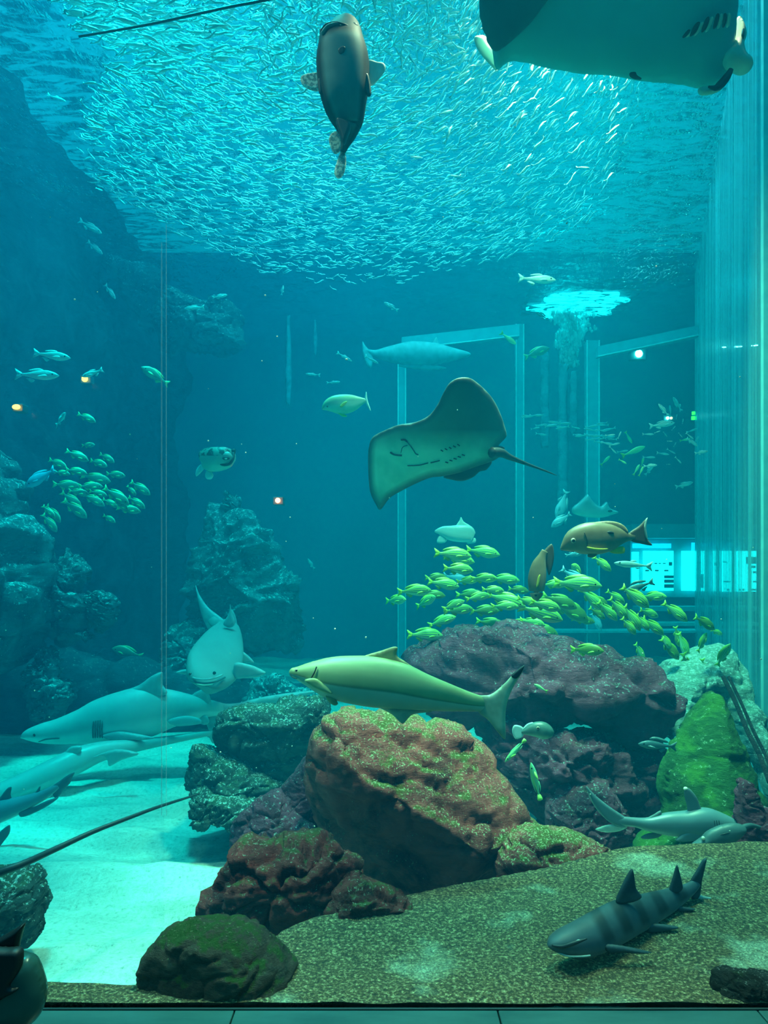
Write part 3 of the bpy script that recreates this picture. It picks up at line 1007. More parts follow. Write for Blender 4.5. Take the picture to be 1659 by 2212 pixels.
for i, ((x0, x1, y0, y1), m) in enumerate(panels):
    q = P((x0 + x1) / 2, y1, Yl)
    r = empty('information_panel', q, labs[i], 'panel')
    o = px_box('lit_face', x0, x1, y0, y1, Yl, 0.03, m, None); o.parent = r; o.location = -q
    for (a, b, c, d) in marks.get(i, []):
        k = px_box('printed_mark', a, b, c, d, Yl - 0.012, 0.008, m_ink, None); k.parent = r; k.location = -q

# lamps and signs
m_white = emis('lamp_white', (0.6, 1.0, 0.9), 30)
m_orange = emis('lamp_orange', (1.0, 0.16, 0.01), 40)
m_green = emis('sign_green', (0.1, 1.0, 0.02), 9)
m_redl = emis('lamp_red', (1.0, 0.06, 0.02), 90)
m_house = flat_mat('lamp_housing', (0.03, 0.12, 0.15), 0.5)


def lamp(name, px, py, Y, r, mat, label, sc=(1, .5, 1), cat='lamp'):
    q = P(px, py, Y)
    e = empty(name, q, label, cat)
    box('housing', -r * 2.2, r * 2.2, 0.02, 0.10, -r * 1.6, r * 1.6, m_house, e, bevel=r * 0.3)
    ball('bulb', q, r, mat, e, sc)
    return e


lamp('spotlight', 1380, 764, 11.6, 0.06, m_white, 'small greenish-white lamp shining high on the right back wall')
lamp('warning_light', 35, 879, 5.2, 0.017, m_orange, 'small orange light at the far left edge', sc=(1.7, .5, 1))
lamp('warning_light', 183, 818, 7.0, 0.024, m_orange, 'orange light beside the fish with the tilted body, left', sc=(1.2, .5, 1.2))
lamp('warning_light', 600, 1081, 6.0, 0.020, m_redl, 'red-orange star-like light right of the pufferfish')
e = empty('exit_sign', P(1499, 898, 11.4), 'small green sign, two lit blocks, right side beyond the water', 'sign')
for nm, a in (('upper_block', (1496, 1503, 889, 895)), ('lower_block', (1495, 1507, 899, 906))):
    k = px_box(nm, *a, 11.4, 0.03, m_green); k.parent = e; k.location = -e.location
e = empty('twin_lamp', P(1446, 903, 11.4), 'pair of tiny lights, one white one red, above the far small fish', 'lamp')
ball('bulb', P(1442, 903, 11.38), 0.025, m_white, e, label='white bulb'); ball('bulb', P(1450, 903, 11.38), 0.022, emis('lamp_red_dim', (1.0, 0.15, 0.1), 12), e, label='red bulb')
box('housing', -0.09, 0.09, 0.0, 0.05, -0.04, 0.04, m_house, e)
e = empty('strip_light', P(1598, 748, 7.6), 'row of tiny bright lights strung across the streaky window', 'light')
q = P(1598, 748, 7.6)
for i, (a, b) in enumerate(((1563, 750), (1566, 750), (1588, 749), (1594, 749), (1600, 748.5), (1622, 747), (1630, 746.5), (1634, 746))):
    ball('diode', P(a, b, 7.6), 0.010, m_white, e, (1.6, 1, 0.6), seg=8)
tube_px('cable', [(1556, 751.5, 0), (1598, 749, 0), (1638, 746.5, 0)], 7.61, 0.003, m_house, e)

# lamp over the water whose light breaks through the surface, with the water falling under it
m_ceil = emis('ceiling_lamp_face', (0.06, 0.9, 1.0), 5)
e = empty('ceiling_lamp', (3.2, 12.15, SURF + 0.08), 'bright cyan lamp above the water seen through the rippled surface', 'lamp')
bmx = bmesh.new()
bmesh.ops.create_cone(bmx, cap_ends=True, segments=90, radius1=0.5, radius2=0.5, depth=0.03)
for v_ in bmx.verts:
    k_ = 1 + 0.45 * noise.noise(Vector((v_.co.x * 5, v_.co.y * 5, 1)))
    v_.co.x *= 1.35 * k_; v_.co.y *= 1.15 * k_
me = bpy.data.meshes.new('lamp_face'); bmx.to_mesh(me); bmx.free(); me.materials.append(m_ceil)
o = bpy.data.objects.new('lamp_face', me); COL.objects.link(o); o.parent = e
box('lamp_housing', -0.85, 0.85, -0.6, 0.6, 0.035, 0.2, m_house, e)

# falling water full of bubbles
m_bub = bpy.data.materials.new('bubbles')
m_bub.use_nodes = True
n = m_bub.node_tree; bs = n.nodes['Principled BSDF']
bs.inputs['Base Color'].default_value = (0.85, 1, 1, 1); bs.inputs['Roughness'].default_value = 0.3; bs.inputs['Alpha'].default_value = 0.55
rnd = random.Random(5)
bmx = bmesh.new()
def plume(bmx, cx, cy0, cy1, w0, w1, Y, cnt, r0):
    for i in range(cnt):
        t = rnd.random() ** 1.4
        py = cy0 + (cy1 - cy0) * t
        w = w0 + (w1 - w0) * t
        q = P(cx + rnd.gauss(0, w) + 6 * math.sin(t * 6), py, Y + rnd.uniform(-0.3, 0.3))
        M = Matrix.Translation(q) @ Matrix.Diagonal((1, 1, rnd.uniform(1, 2.4), 1))
        bmesh.ops.create_icosphere(bmx, subdivisions=1, radius=r0 * rnd.uniform(0.4, 1.3), matrix=M)
plume(bmx, 1232, 676, 790, 20, 7, 12.0, 900, 0.028)
me = bpy.data.meshes.new('falling_bubbles'); bmx.to_mesh(me); bmx.free(); me.materials.append(m_bub)
for p_ in me.polygons: p_.use_smooth = True
o = bpy.data.objects.new('falling_bubbles', me); COL.objects.link(o)
tag(o, 'bright curtain of bubbles falling from the lit patch of surface', 'bubbles', kind='stuff')
# pale stained strips on the far wall
m_drip = rock_mat('stained_wall', (0.2, 0.6, 0.75), (0.05, 0.3, 0.42), (0.3, 0.7, 0.8), 0.2, speck=(0.6, 0.95, 1), scale=1.5, speck_amt=0.6)
for (x0, x1, y0, y1, lab) in ((1168, 1186, 770, 960, 'blue-white stained strip on the wall left of the bubbles'), (1206, 1226, 800, 1120, 'pale encrusted post below the bubbles'),
                              (1232, 1246, 810, 930, 'short pale encrusted strip right of the encrusted post'), (618, 628, 690, 870, 'faint pale streak on the back wall between pufferfish and silver trevally'),
                              (678, 684, 700, 762, 'thin bright streak high on the back wall, left of centre')):
    rock('wall_stain', [(x0, y0), ((x0 + x1) / 2, y0 - 8), (x1, y0), (x1 + 1, (y0 + y1) / 2), (x1, y1), ((x0 + x1) / 2, y1 + 6), (x0, y1), (x0 - 1, (y0 + y1) / 2)],
         11.6, (x1 - x0) / 2, 0.06, m_drip, lab, seed=int(x0), cuts=0, amp=0.012, cat='stain', step=(y1 - y0) / 50)

# ------------------------------------------------------------------ the large animals
m_eye = flat_mat('eye_black', (0.01, 0.012, 0.012), 0.15, spec=0.8, var=0.0)
m_eyering = flat_mat('eye_ring', (0.55, 0.5, 0.35), 0.3, var=0.05)
m_dark = flat_mat('dark_skin', (0.02, 0.03, 0.035), 0.5)
m_cream = flat_mat('cream_skin', (0.75, 0.72, 0.55), 0.5)


def eye(root, px, py, Y, r, front=0.0, ring=True):
    if ring: ball('eye', P(px, py, Y - front), r, m_eyering, root, (1, 0.45, 1), seg=12)
    ball('pupil' if ring else 'eye', P(px, py, Y - front - (r * 0.3 if ring else 0)), r * (0.62 if ring else 1), m_eye, root, (1, 0.5, 1), seg=12)


# --- cobia
Y0 = 2.85
m_cob = fish_mat('cobia_skin', [(0.0, (0.36, 0.52, 0.40)), (0.36, (0.44, 0.60, 0.44)), (0.40, (0.20, 0.27, 0.14)), (0.46, (0.34, 0.44, 0.20)), (0.7, (0.46, 0.56, 0.27)), (1.0, (0.36, 0.46, 0.20))], rough=0.42, var=0.18, scale=9)
m_cobfin = flat_mat('cobia_fin', (0.42, 0.36, 0.16), 0.5, var=0.3, scale=20)
m_cobtail = flat_mat('cobia_tail', (0.50, 0.52, 0.36), 0.5, var=0.35, scale=14)
r = empty('cobia', P(850, 1480, Y0), 'large pale yellow-green fish with forked tail, swimming left over the big boulder', 'fish')
sp = [(625, 1454, 2, 2, 2, 0), (630, 1453, 9, 9, 8, 0), (641, 1453, 13, 14, 14, 0), (670, 1457, 28, 28, 23, 0), (710, 1463, 44, 44, 33, 0), (760, 1468, 52, 52, 39, 0), (810, 1473, 55, 55, 40, 0), (860, 1481, 51, 51, 36, 0),
      (910, 1494, 41, 41, 28, 0), (960, 1505, 31, 32, 21, 0.02), (1000, 1514, 24, 23, 15, 0.04), (1035, 1520, 18, 17, 10, 0.05), (1055, 1521, 16, 15, 6, 0.06)]
loft('body', sp, Y0, m_cob, r, n=28)
slab('tail_fin', [(1030, 1503), (1060, 1500), (1090, 1476), (1112, 1452), (1131, 1438), (1128, 1452), (1106, 1490), (1093, 1530), (1092, 1570), (1091, 1597), (1074, 1580), (1055, 1556), (1035, 1540), (1024, 1520)], Y0 + 0.05, m_cobtail, r, R=12, thick=0.009)
slab('tail_tip', [(1104, 1460), (1118, 1446), (1132, 1437), (1129, 1449), (1116, 1466)], Y0 + 0.045, m_dark, r, R=5, thick=0.008, label='black upper tip of the tail')
slab('dorsal_fin', [(785, 1418), (825, 1405), (850, 1397), (859, 1400), (857, 1416), (880, 1432), (925, 1464), (905, 1468), (850, 1436), (810, 1424)], Y0, m_cobfin, r, R=8, thick=0.008)
slab('anal_fin', [(815, 1524), (845, 1542), (866, 1562), (874, 1561), (893, 1543), (935, 1536), (870, 1522)], Y0, m_cobtail, r, R=8, thick=0.008)
slab('pectoral_fin', [(658, 1470), (680, 1465), (700, 1478), (718, 1498), (702, 1496), (678, 1486)], Y0 - 0.055, m_cob, r, R=8, thick=0.008)
slab('pelvic_fin', [(703, 1502), (722, 1508), (730, 1520), (722, 1524), (710, 1516)], Y0 - 0.03, m_cobfin, r, R=6, thick=0.008)
tube_px('gill_opening', [(684, 1440, 0), (679, 1453, -0.004), (671, 1467, 0)], Y0 - 0.047, 0.0025, m_dark, r)
tube_px('mouth', [(626, 1457, 0.010), (633, 1464, -0.004), (642, 1466, -0.01)], Y0 - 0.018, 0.0016, m_dark, r)
eye(r, 641, 1449, Y0, 0.0085, 0.020)

# --- manta-like ray at the top right, seen from below
Y0 = 3.2
dm = lambda x, y: 0.35 * (y - 190) / 350
m_belly = flat_mat('ray_belly', (0.12, 0.58, 0.55), 0.5, var=0.10, scale=2.0)
m_wing = flat_mat('ray_wing_dark', (0.05, 0.16, 0.17), 0.55, var=0.25, scale=3)
r = empty('manta_ray', P(1330, 60, Y0), 'huge pale-bellied ray at the top right with five dark gill slits, seen from below', 'ray')
slab('body', [(1072, 150), (1100, 131), (1140, 134), (1200, 149), (1260, 157), (1330, 162), (1380, 172), (1430, 178), (1480, 182), (1505, 188), (1545, 186), (1572, 160), (1585, 120), (1590, 60), (1594, 0), (1588, -90),
              (1500, -150), (1380, -180), (1200, -180), (1100, -120), (1062, -40), (1050, 40), (1062, 100)], Y0, m_belly, r, R=70, thick=0.06, depth=dm, smooth=3)
slab('pectoral_fin', [(1036, 30), (1042, -30), (1100, -130), (1260, -140), (1215, -40), (1180, 5), (1150, 45), (1120, 76), (1082, 107), (1066, 109), (1052, 90), (1050, 78), (1042, 62), (1041, 50)], Y0 - 0.07, m_wing, r, R=30, thick=0.02,
     depth=dm, label='dark lifted wing')
slab('wing_tip', [(1024, 83), (1036, 78), (1048, 80), (1062, 100), (1075, 107), (1074, 150), (1062, 142), (1045, 124), (1031, 105)], Y0 + 0.05, m_cream, r, R=14, thick=0.02, label='cream wing tip curling behind')
hx = lambda x, y: 0.0
slab('cephalic_fin', [(1590, 40), (1603, 60), (1609, 82), (1604, 102), (1608, 122), (1620, 134), (1622, 150), (1606, 156), (1582, 148), (1562, 139), (1560, 122), (1578, 100), (1586, 66)], Y0 - 0.08, m_cream, r, R=16, thick=0.05)
for i, (x, y, h, w, sl) in enumerate(((1482, 73, 9, 4, 5), (1500, 63, 15, 6, 6), (1523, 53, 16, 6, 4), (1546, 46, 16, 6, 2), (1564, 44, 15, 6, 0))):
    slab('gill_slit', [(x + sl, y - h), (x + sl + w, y - h + 3), (x + w * 0.7, y + h * 0.4), (x - sl, y + h), (x - sl - w * 0.7, y + h - 3), (x - w * 0.3, y - h * 0.4)], Y0 - 0.058, m_dark, r, R=6, thick=0.008, depth=dm)
    slab('gill_plate', [(x + 8 + sl, y - h + 1), (x + 15 + sl, y - h + 5), (x + 12 - sl, y + h - 4), (x + 5 - sl, y + h - 2)], Y0 - 0.055, m_cream, r, R=6, thick=0.008, depth=dm)
tube_px('mouth', [(1580, 149, -.07), (1571, 165, -.06), (1558, 181, -0.05), (1545, 190, -0.05), (1530, 187, -0.05)], Y0 - 0.04, [0.010, 0.016, 0.018, 0.012, 0.004], m_dark, r)
slab('lip', [(1508, 193), (1520, 187), (1545, 190), (1560, 192), (1540, 202), (1515, 204)], Y0 - 0.06, m_cream, r, R=5, thick=0.015)
slab('dark_mark', [(1360, 158), (1372, 157), (1376, 164), (1386, 171), (1372, 170), (1362, 165)], Y0 - 0.07, m_dark, r, R=4, thick=0.01, depth=dm)
slab('eye', [(1604, 62), (1608, 72), (1605, 86), (1601, 78)], Y0 - 0.125, m_eye, r, R=3, thick=0.012)

# --- stingray in the middle
Y0 = 3.9
def ds(x, y): return 0.22 * ((x - 945) / 150) ** 2 * (1 if x > 945 else 0.4) - 0.0012 * (940 - y)
m_sr, n, bs = new_mat('stingray_belly')
at = n.nodes.new('ShaderNodeAttribute'); at.attribute_name = 'pt'
sp_ = n.nodes.new('ShaderNodeSeparateXYZ'); n.links.new(at.outputs['Vector'], sp_.inputs[0])
t = noise_tex(n, 6, detail=6)
c = ramp(n, t.outputs['Fac'], [(0.3, (0.20, 0.60, 0.40)), (0.6, (0.36, 0.82, 0.56)), (0.8, (0.24, 0.66, 0.44))])
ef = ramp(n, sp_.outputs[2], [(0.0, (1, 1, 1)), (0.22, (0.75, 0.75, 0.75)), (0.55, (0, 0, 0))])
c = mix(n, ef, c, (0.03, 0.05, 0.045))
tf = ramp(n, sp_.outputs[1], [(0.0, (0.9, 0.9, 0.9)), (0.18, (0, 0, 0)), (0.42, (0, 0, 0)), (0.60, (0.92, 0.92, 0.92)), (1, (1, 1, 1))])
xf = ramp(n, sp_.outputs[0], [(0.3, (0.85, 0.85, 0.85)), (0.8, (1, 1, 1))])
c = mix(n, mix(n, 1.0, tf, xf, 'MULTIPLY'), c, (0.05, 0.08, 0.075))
n.links.new(c, bs.inputs['Base Color']); bs.inputs['Roughness'].default_value = 0.5
bump(n, bs, t.outputs['Fac'], 0.3, 0.02)
r = empty('stingray', P(950, 960, Y0), 'stingray with greenish belly and dark raised wing, gliding in the middle of the tank', 'ray')
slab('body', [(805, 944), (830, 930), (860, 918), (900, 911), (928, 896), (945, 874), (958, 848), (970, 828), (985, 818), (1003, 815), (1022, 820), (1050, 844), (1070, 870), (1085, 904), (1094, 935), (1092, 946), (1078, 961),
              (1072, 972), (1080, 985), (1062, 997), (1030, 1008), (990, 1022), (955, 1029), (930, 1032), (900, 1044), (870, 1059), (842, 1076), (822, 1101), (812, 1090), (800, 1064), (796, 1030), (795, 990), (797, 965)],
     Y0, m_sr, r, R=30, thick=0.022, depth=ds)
slab('pelvic_fin', [(1060, 996), (1052, 1014), (1036, 1019), (1022, 1031), (1000, 1039), (978, 1037), (958, 1029), (1000, 1012)], Y0 + 0.02, m_dark, r, R=10, thick=0.015, depth=ds, label='dark lower pelvic fin')
slab('pelvic_fin', [(1055, 966), (1072, 962), (1090, 967), (1085, 973), (1066, 972)], Y0 + 0.0, m_dark, r, R=5, thick=0.015, depth=ds, label='small dark upper pelvic fin')
tube_px('tail', [(1062, 978, 0.10), (1082, 978, 0.14), (1100, 987, 0.18), (1140, 1003, 0.25), (1175, 1016, 0.30), (1203, 1027, 0.34)], Y0, [0.030, 0.026, 0.018, 0.009, 0.006, 0.002], m_dark, r)
def dq(x, y): return ds(x, y) - 0.023
for nm, pts, rad in (('nostril', [(866, 950), (874, 950), (880, 955)], 0.005), ('mouth', [(843, 977), (852, 982), (868, 984)], 0.005), ('mouth_fold', [(880, 955), (890, 968), (898, 980), (904, 982)], 0.0025),
                     ('mouth_fold', [(866, 978), (870, 966), (880, 962)], 0.002), ('belly_crease', [(880, 1006), (905, 1005), (925, 1000)], 0.0028), ('belly_crease', [(930, 1000), (942, 997), (950, 995)], 0.003)):
    tube_px(nm, [(x, y, dq(x, y)) for x, y in pts], Y0, rad, m_dark, r)
for i in range(5):
    x, y = 952 + i * 9, 972 - i * 3
    tube_px('gill_slit', [(x, y, dq(x, y)), (x + 5, y + 3, dq(x + 5, y + 3))], Y0, 0.0032, m_dark, r)
    x, y = 962 + i * 9, 998 - i * 4
    tube_px('gill_slit', [(x, y, dq(x, y)), (x + 6, y + 2, dq(x + 6, y + 2))], Y0, 0.0032, m_dark, r)

# --- grouper seen from below
Y0 = 2.9
m_grp, n, bs = new_mat('grouper_skin')
at = n.nodes.new('ShaderNodeAttribute'); at.attribute_name = 'pt'
sp_ = n.nodes.new('ShaderNodeSeparateXYZ'); n.links.new(at.outputs['Vector'], sp_.inputs[0])
t = noise_tex(n, 14, detail=5)
cf = ramp(n, sp_.outputs[2], [(0.62, (0, 0, 0)), (0.82, (1, 1, 1))])
tf = ramp(n, sp_.outputs[0], [(0.17, (0, 0, 0)), (0.22, (1, 1, 1)), (0.80, (1, 1, 1)), (0.88, (0.35, 0.35, 0.35))])
ft = mix(n, 1.0, cf, tf, 'MULTIPLY')
dk = ramp(n, t.outputs['Fac'], [(0.4, (0.012, 0.018, 0.02)), (0.7, (0.05, 0.045, 0.04))])
lt = ramp(n, t.outputs['Fac'], [(0.3, (0.07, 0.19, 0.19)), (0.7, (0.12, 0.25, 0.24))])
n.links.new(mix(n, ft, dk, lt), bs.inputs['Base Color']); bs.inputs['Roughness'].default_value = 0.6; bs.inputs['Specular IOR Level'].default_value = 0.2
m_specfin = bpy.data.materials.new('speckled_fin'); m_specfin.use_nodes = True
n = m_specfin.node_tree; bs = n.nodes['Principled BSDF']
t = noise_tex(n, 85, detail=1)
n.links.new(ramp(n, t.outputs['Fac'], [(0.45, (0.15, 0.2, 0.16)), (0.55, (0.75, 0.78, 0.6))]), bs.inputs['Base Color'])
bs.inputs['Alpha'].default_value = 0.7
m_palefin = fin_mat('pale_fin', (0.6, 0.75, 0.65), 0.75)
r = empty('grouper', P(742, 180, Y0), 'dark-edged thick fish swimming straight up among the sardines, seen from below', 'fish')
loft('body', [(722, 42, 4, 4, 4, 0.06), (726, 47, 22, 22, 14, 0.05), (733, 60, 42, 42, 26, 0.03), (737, 90, 49, 49, 38, 0), (740, 130, 57, 57, 46, 0), (742, 180, 55, 55, 46, 0), (745, 220, 48, 48, 40, 0), (751, 260, 35, 35, 30, 0.02), (751, 288, 20, 20, 20, 0.04),
              (746, 310, 10, 10, 13, 0.05), (740, 330, 5, 5, 10, 0.06)], Y0, m_grp, r, n=28)
slab('tail_fin', [(738, 322), (729, 345), (722, 374), (733, 386), (744, 372), (748, 346), (744, 326)], Y0 + 0.06, m_specfin, r, R=6, thick=0.008)
slab('pectoral_fin', [(694, 160), (670, 158), (652, 164), (650, 176), (660, 190), (690, 196)], Y0 + 0.01, m_specfin, r, R=6, thick=0.008, label='speckled left pectoral fin')
slab('pectoral_fin', [(795, 133), (815, 134), (830, 138), (832, 152), (818, 172), (800, 184)], Y0 + 0.01, m_palefin, r, R=6, thick=0.008, label='pale right pectoral fin')
slab('dorsal_fin', [(730, 283), (714, 290), (711, 308), (722, 332), (736, 325), (740, 300)], Y0 + 0.05, m_specfin, r, R=6, thick=0.008)
slab('pelvic_fin', [(687, 172), (696, 178), (696, 202), (689, 200)], Y0 - 0.03, m_dark, r, R=4, thick=0.01)
slab('pelvic_fin', [(788, 160), (797, 165), (802, 204), (792, 206), (786, 185)], Y0 - 0.03, m_dark, r, R=5, thick=0.01)
slab('anal_fin', [(726, 258), (757, 270), (750, 300), (742, 312), (735, 295)], Y0 - 0.025, m_dark, r, R=6, thick=0.02)
tube_px('mouth', [(692, 72, 0.03), (702, 54, -0.005), (722, 48, -0.02), (745, 53, -0.02), (762, 62, 0)], Y0 - 0.035, 0.0035, m_dark, r)
slab('chin_spot', [(730, 108), (738, 100), (746, 102), (743, 114), (735, 118)], Y0 - 0.083, m_dark, r, R=4, thick=0.004)
ball('eye', P(765, 58, Y0 - 0.02), 0.016, m_dark, r, (1, .8, 1)); ball('eye', P(695, 68, Y0 + 0.0), 0.012, m_dark, r, (.7, .8, 1))
slab('lip', [(694, 70), (706, 56), (724, 50), (735, 54), (722, 57), (708, 62), (699, 74)], Y0 - 0.05, flat_mat('lip_pale', (0.42, 0.38, 0.33), 0.4), r, R=4, thick=0.012)

# --- big brown snapper
Y0 = 3.7
m_snap = fish_mat('snapper_skin', [(0.0, (0.42, 0.34, 0.24)), (0.3, (0.32, 0.24, 0.14)), (0.7, (0.25, 0.18, 0.10)), (1.0, (0.22, 0.17, 0.10))], rough=0.45, var=0.25, scale=20)
m_yel = flat_mat('yellow_fin', (0.5, 0.5, 0.06), 0.5)
r = empty('snapper', P(1300, 1163, Y0), 'large brown snapper with a black side spot, facing left in front of the lit window', 'fish')
loft('body', [(1211, 1187, 2, 2, 2, 0), (1222, 1180, 13, 12, 9, 0), (1240, 1170, 27, 27, 16, 0), (1265, 1164, 34, 34, 20, 0), (1290, 1163, 35, 35, 20, 0), (1320, 1161, 29, 29, 16, 0), (1340, 1160, 19, 18, 10, 0), (1358, 1160, 9, 9, 6, 0.01), (1372, 1160, 9, 9, 4, 0.01)],
     Y0, m_snap, r, n=24)
m_sn_tail = flat_mat('snapper_tail', (0.10, 0.08, 0.06), 0.5)
slab('tail_fin', [(1358, 1152), (1380, 1136), (1398, 1119), (1395, 1140), (1398, 1163), (1409, 1178), (1386, 1175), (1362, 1168)], Y0 + 0.01, m_sn_tail, r, R=6, thick=0.009)
slab('tail_edge', [(1394, 1124), (1399, 1119), (1396, 1140), (1399, 1163), (1394, 1158), (1391, 1140)], Y0 + 0.0, m_palefin, r, R=3, thick=0.008, label='pale rear edge of the tail')
slab('dorsal_fin', [(1262, 1133), (1300, 1126), (1330, 1127), (1350, 1137), (1357, 1152), (1335, 1146), (1300, 1136)], Y0, flat_mat('snapper_dorsal', (0.32, 0.24, 0.14), .5), r, R=6, thick=0.008)
slab('anal_fin', [(1318, 1188), (1346, 1180), (1348, 1195), (1322, 1195)], Y0 - 0.005, m_yel, r, R=5, thick=0.008)
slab('pectoral_fin', [(1268, 1181), (1290, 1184), (1314, 1185), (1300, 1189), (1275, 1187)], Y0 - 0.05, m_yel, r, R=4, thick=0.006)
slab('pelvic_fin', [(1272, 1196), (1290, 1196), (1283, 1204), (1270, 1203)], Y0 - 0.01, m_snap, r, R=4, thick=0.006)
slab('side_spot', [(1309, 1150), (1318, 1147), (1327, 1151), (1318, 1155)], Y0 - 0.037, m_dark, r, R=4, thick=0.004)
tube_px('mouth', [(1212, 1188, 0.01), (1225, 1190, -0.01), (1240, 1192, -0.015)], Y0 - 0.018, 0.002, m_dark, r)
tube_px('gill_opening', [(1262, 1150, 0), (1268, 1166, 0), (1268, 1182, 0.004)], Y0 - 0.046, 0.0018, m_dark, r)
eye(r, 1239, 1168, Y0, 0.014, 0.033)
# --- brown snapper diving
Y0 = 3.9
r = empty('snapper', P(1163, 1240, Y0), 'brown snapper diving head down, left of the large brown snapper', 'fish')
loft('body', [(1161, 1297, 3, 3, 3, 0), (1159, 1288, 12, 12, 9, 0), (1159, 1268, 18, 18, 13, 0), (1161, 1245, 20, 19, 13, 0), (1165, 1220, 16, 15, 10, 0), (1171, 1202, 9, 9, 6, 0), (1177, 1190, 7, 7, 4, 0)], Y0, m_snap, r, n=20)
slab('tail_fin', [(1168, 1200), (1178, 1186), (1192, 1175), (1197, 1196), (1194, 1222), (1186, 1243), (1180, 1225)], Y0 + 0.01, m_sn_tail, r, R=6, thick=0.008)
slab('pectoral_fin', [(1162, 1247), (1167, 1242), (1165, 1262), (1158, 1268)], Y0 - 0.035, m_yel, r, R=3, thick=0.005)
ball('eye', P(1157, 1286, Y0 - 0.02), 0.007, m_eye, r, seg=10)

# --- sharks
m_shk = fish_mat('shark_skin', [(0.0, (0.75, 0.85, 0.82)), (0.30, (0.66, 0.78, 0.76)), (0.45, (0.42, 0.55, 0.56)), (1.0, (0.36, 0.48, 0.50))], rough=0.5, var=0.12, scale=6)
m_shkf = flat_mat('shark_fin', (0.32, 0.42, 0.44), 0.5)
m_shk2 = flat_mat('head_on_shark', (0.20, 0.27, 0.27), 0.55, var=0.1, scale=3)
m_line = flat_mat('shark_crease', (0.05, 0.13, 0.14), 0.6)
Y0 = 6.0
r = empty('sand_tiger_shark', P(270, 1545, Y0), 'large grey shark in profile facing left, gliding above the bright sand', 'shark')
loft('body', [(45, 1593, 2, 2, 2, 0), (60, 1588, 12, 11, 14, 0), (90, 1584, 21, 21, 23, 0), (130, 1579, 28, 28, 30, 0), (180, 1568, 38, 38, 38, 0), (220, 1556, 47, 47, 43, 0), (270, 1546, 54, 54, 46, 0), (320, 1537, 55, 55, 44, 0.05), (370, 1531, 41, 41, 34, 0.1),
              (420, 1530, 27, 27, 23, 0.16), (455, 1530, 18, 18, 15, 0.22), (490, 1532, 12, 12, 9, 0.3), (540, 1524, 8, 8, 5, .35)], Y0, m_shk, r, n=24)
slab('tail_fin', [(470, 1518), (500, 1522), (560, 1507), (630, 1496), (690, 1492), (640, 1508), (560, 1526), (500, 1541), (486, 1560), (462, 1585), (448, 1570), (445, 1545)], Y0 + 0.28, m_shkf, r, R=10, thick=0.025)
slab('dorsal_fin', [(262, 1497), (300, 1480), (325, 1462), (345, 1452), (352, 1455), (352, 1478), (360, 1500), (310, 1508)], Y0, m_shkf, r, R=12, thick=0.03)
slab('second_dorsal_fin', [(408, 1510), (425, 1494), (448, 1487), (452, 1500), (455, 1520), (430, 1520)], Y0 + 0.18, m_shkf, r, R=8, thick=0.022)
slab('pectoral_fin', [(222, 1588), (250, 1579), (290, 1584), (334, 1594), (300, 1599), (240, 1599)], Y0 - 0.16, m_shkf, r, R=8, thick=0.022)
slab('pelvic_fin', [(362, 1556), (400, 1546), (430, 1552), (434, 1563), (400, 1568), (378, 1568)], Y0 - 0.02, m_shkf, r, R=8, thick=0.02)
slab('anal_fin', [(420, 1545), (445, 1545), (452, 1560), (440, 1566), (425, 1556)], Y0 + 0.15, m_shkf, r, R=6, thick=0.015)
for i in range(5):
    x = 200 + i * 5
    tube_px('gill_slit', [(x + 2, 1558 - i, 0.0), (x, 1575, -0.006), (x + 1, 1594, 0.02)], Y0 - 0.162, 0.005, m_line, r)
tube_px('mouth', [(84, 1602, -0.02), (100, 1597, -0.05), (128, 1595, -0.07)], Y0 - 0.045, 0.006, m_line, r)
ball('eye', P(75, 1588, Y0 - 0.075), 0.014, m_eye, r, seg=10)

Y0 = 5.5
r = empty('sand_tiger_shark', P(465, 1420, Y0), 'shark swimming head-on towards the glass, wide mouth and tail raised behind', 'shark')
loft('body', [(436, 1489, 6, 6, 5, -0.02), (440, 1484, 28, 28, 22, 0), (446, 1470, 46, 44, 38, 0.02), (460, 1440, 58, 58, 46, 0.15), (474, 1410, 55, 54, 44, 0.35), (484, 1382, 45, 43, 36, 0.6), (490, 1360, 32, 31, 28, 0.8), (492, 1346, 20, 20, 18, 0.95), (493, 1338, 8, 8, 9, 1.05)],
     Y0, m_shk2, r, n=28)
loft('tail_stalk', [(490, 1364, 14, 14, 14, 0), (476, 1352, 12, 14, 10, 0.1), (462, 1342, 9, 12, 7, 0.2), (448, 1322, 6, 8, 4, 0.3)], Y0 + 0.85, m_shk2, r, n=16)
slab('tail_fin', [(422, 1262), (431, 1285), (450, 1312), (475, 1332), (487, 1345), (470, 1362), (452, 1362), (438, 1335), (428, 1300)], Y0 + 1.1, m_shkf, r, R=12, thick=0.03)
slab('dorsal_fin', [(482, 1348), (494, 1326), (497, 1305), (501, 1322), (508, 1346), (497, 1356)], Y0 + 0.75, m_shkf, r, R=7, thick=0.02)
slab('second_dorsal_fin', [(499, 1318), (507, 1326), (513, 1352), (504, 1350)], Y0 + 1.0, m_shkf, r, R=5, thick=0.018)
slab('pectoral_fin', [(508, 1432), (540, 1436), (560, 1444), (574, 1453), (560, 1462), (530, 1465), (506, 1463)], Y0 + 0.12, m_shkf, r, R=9, thick=0.025, label='broad right-hand pectoral fin')
slab('pectoral_fin', [(382, 1451), (398, 1446), (412, 1447), (410, 1457), (386, 1455)], Y0 + 0.12, m_shkf, r, R=5, thick=0.02, label='left-hand pectoral fin seen edge on')
slab('pelvic_fin', [(522, 1408), (535, 1415), (549, 1431), (535, 1432), (520, 1427)], Y0 + 0.5, m_shkf, r, R=5, thick=0.018)
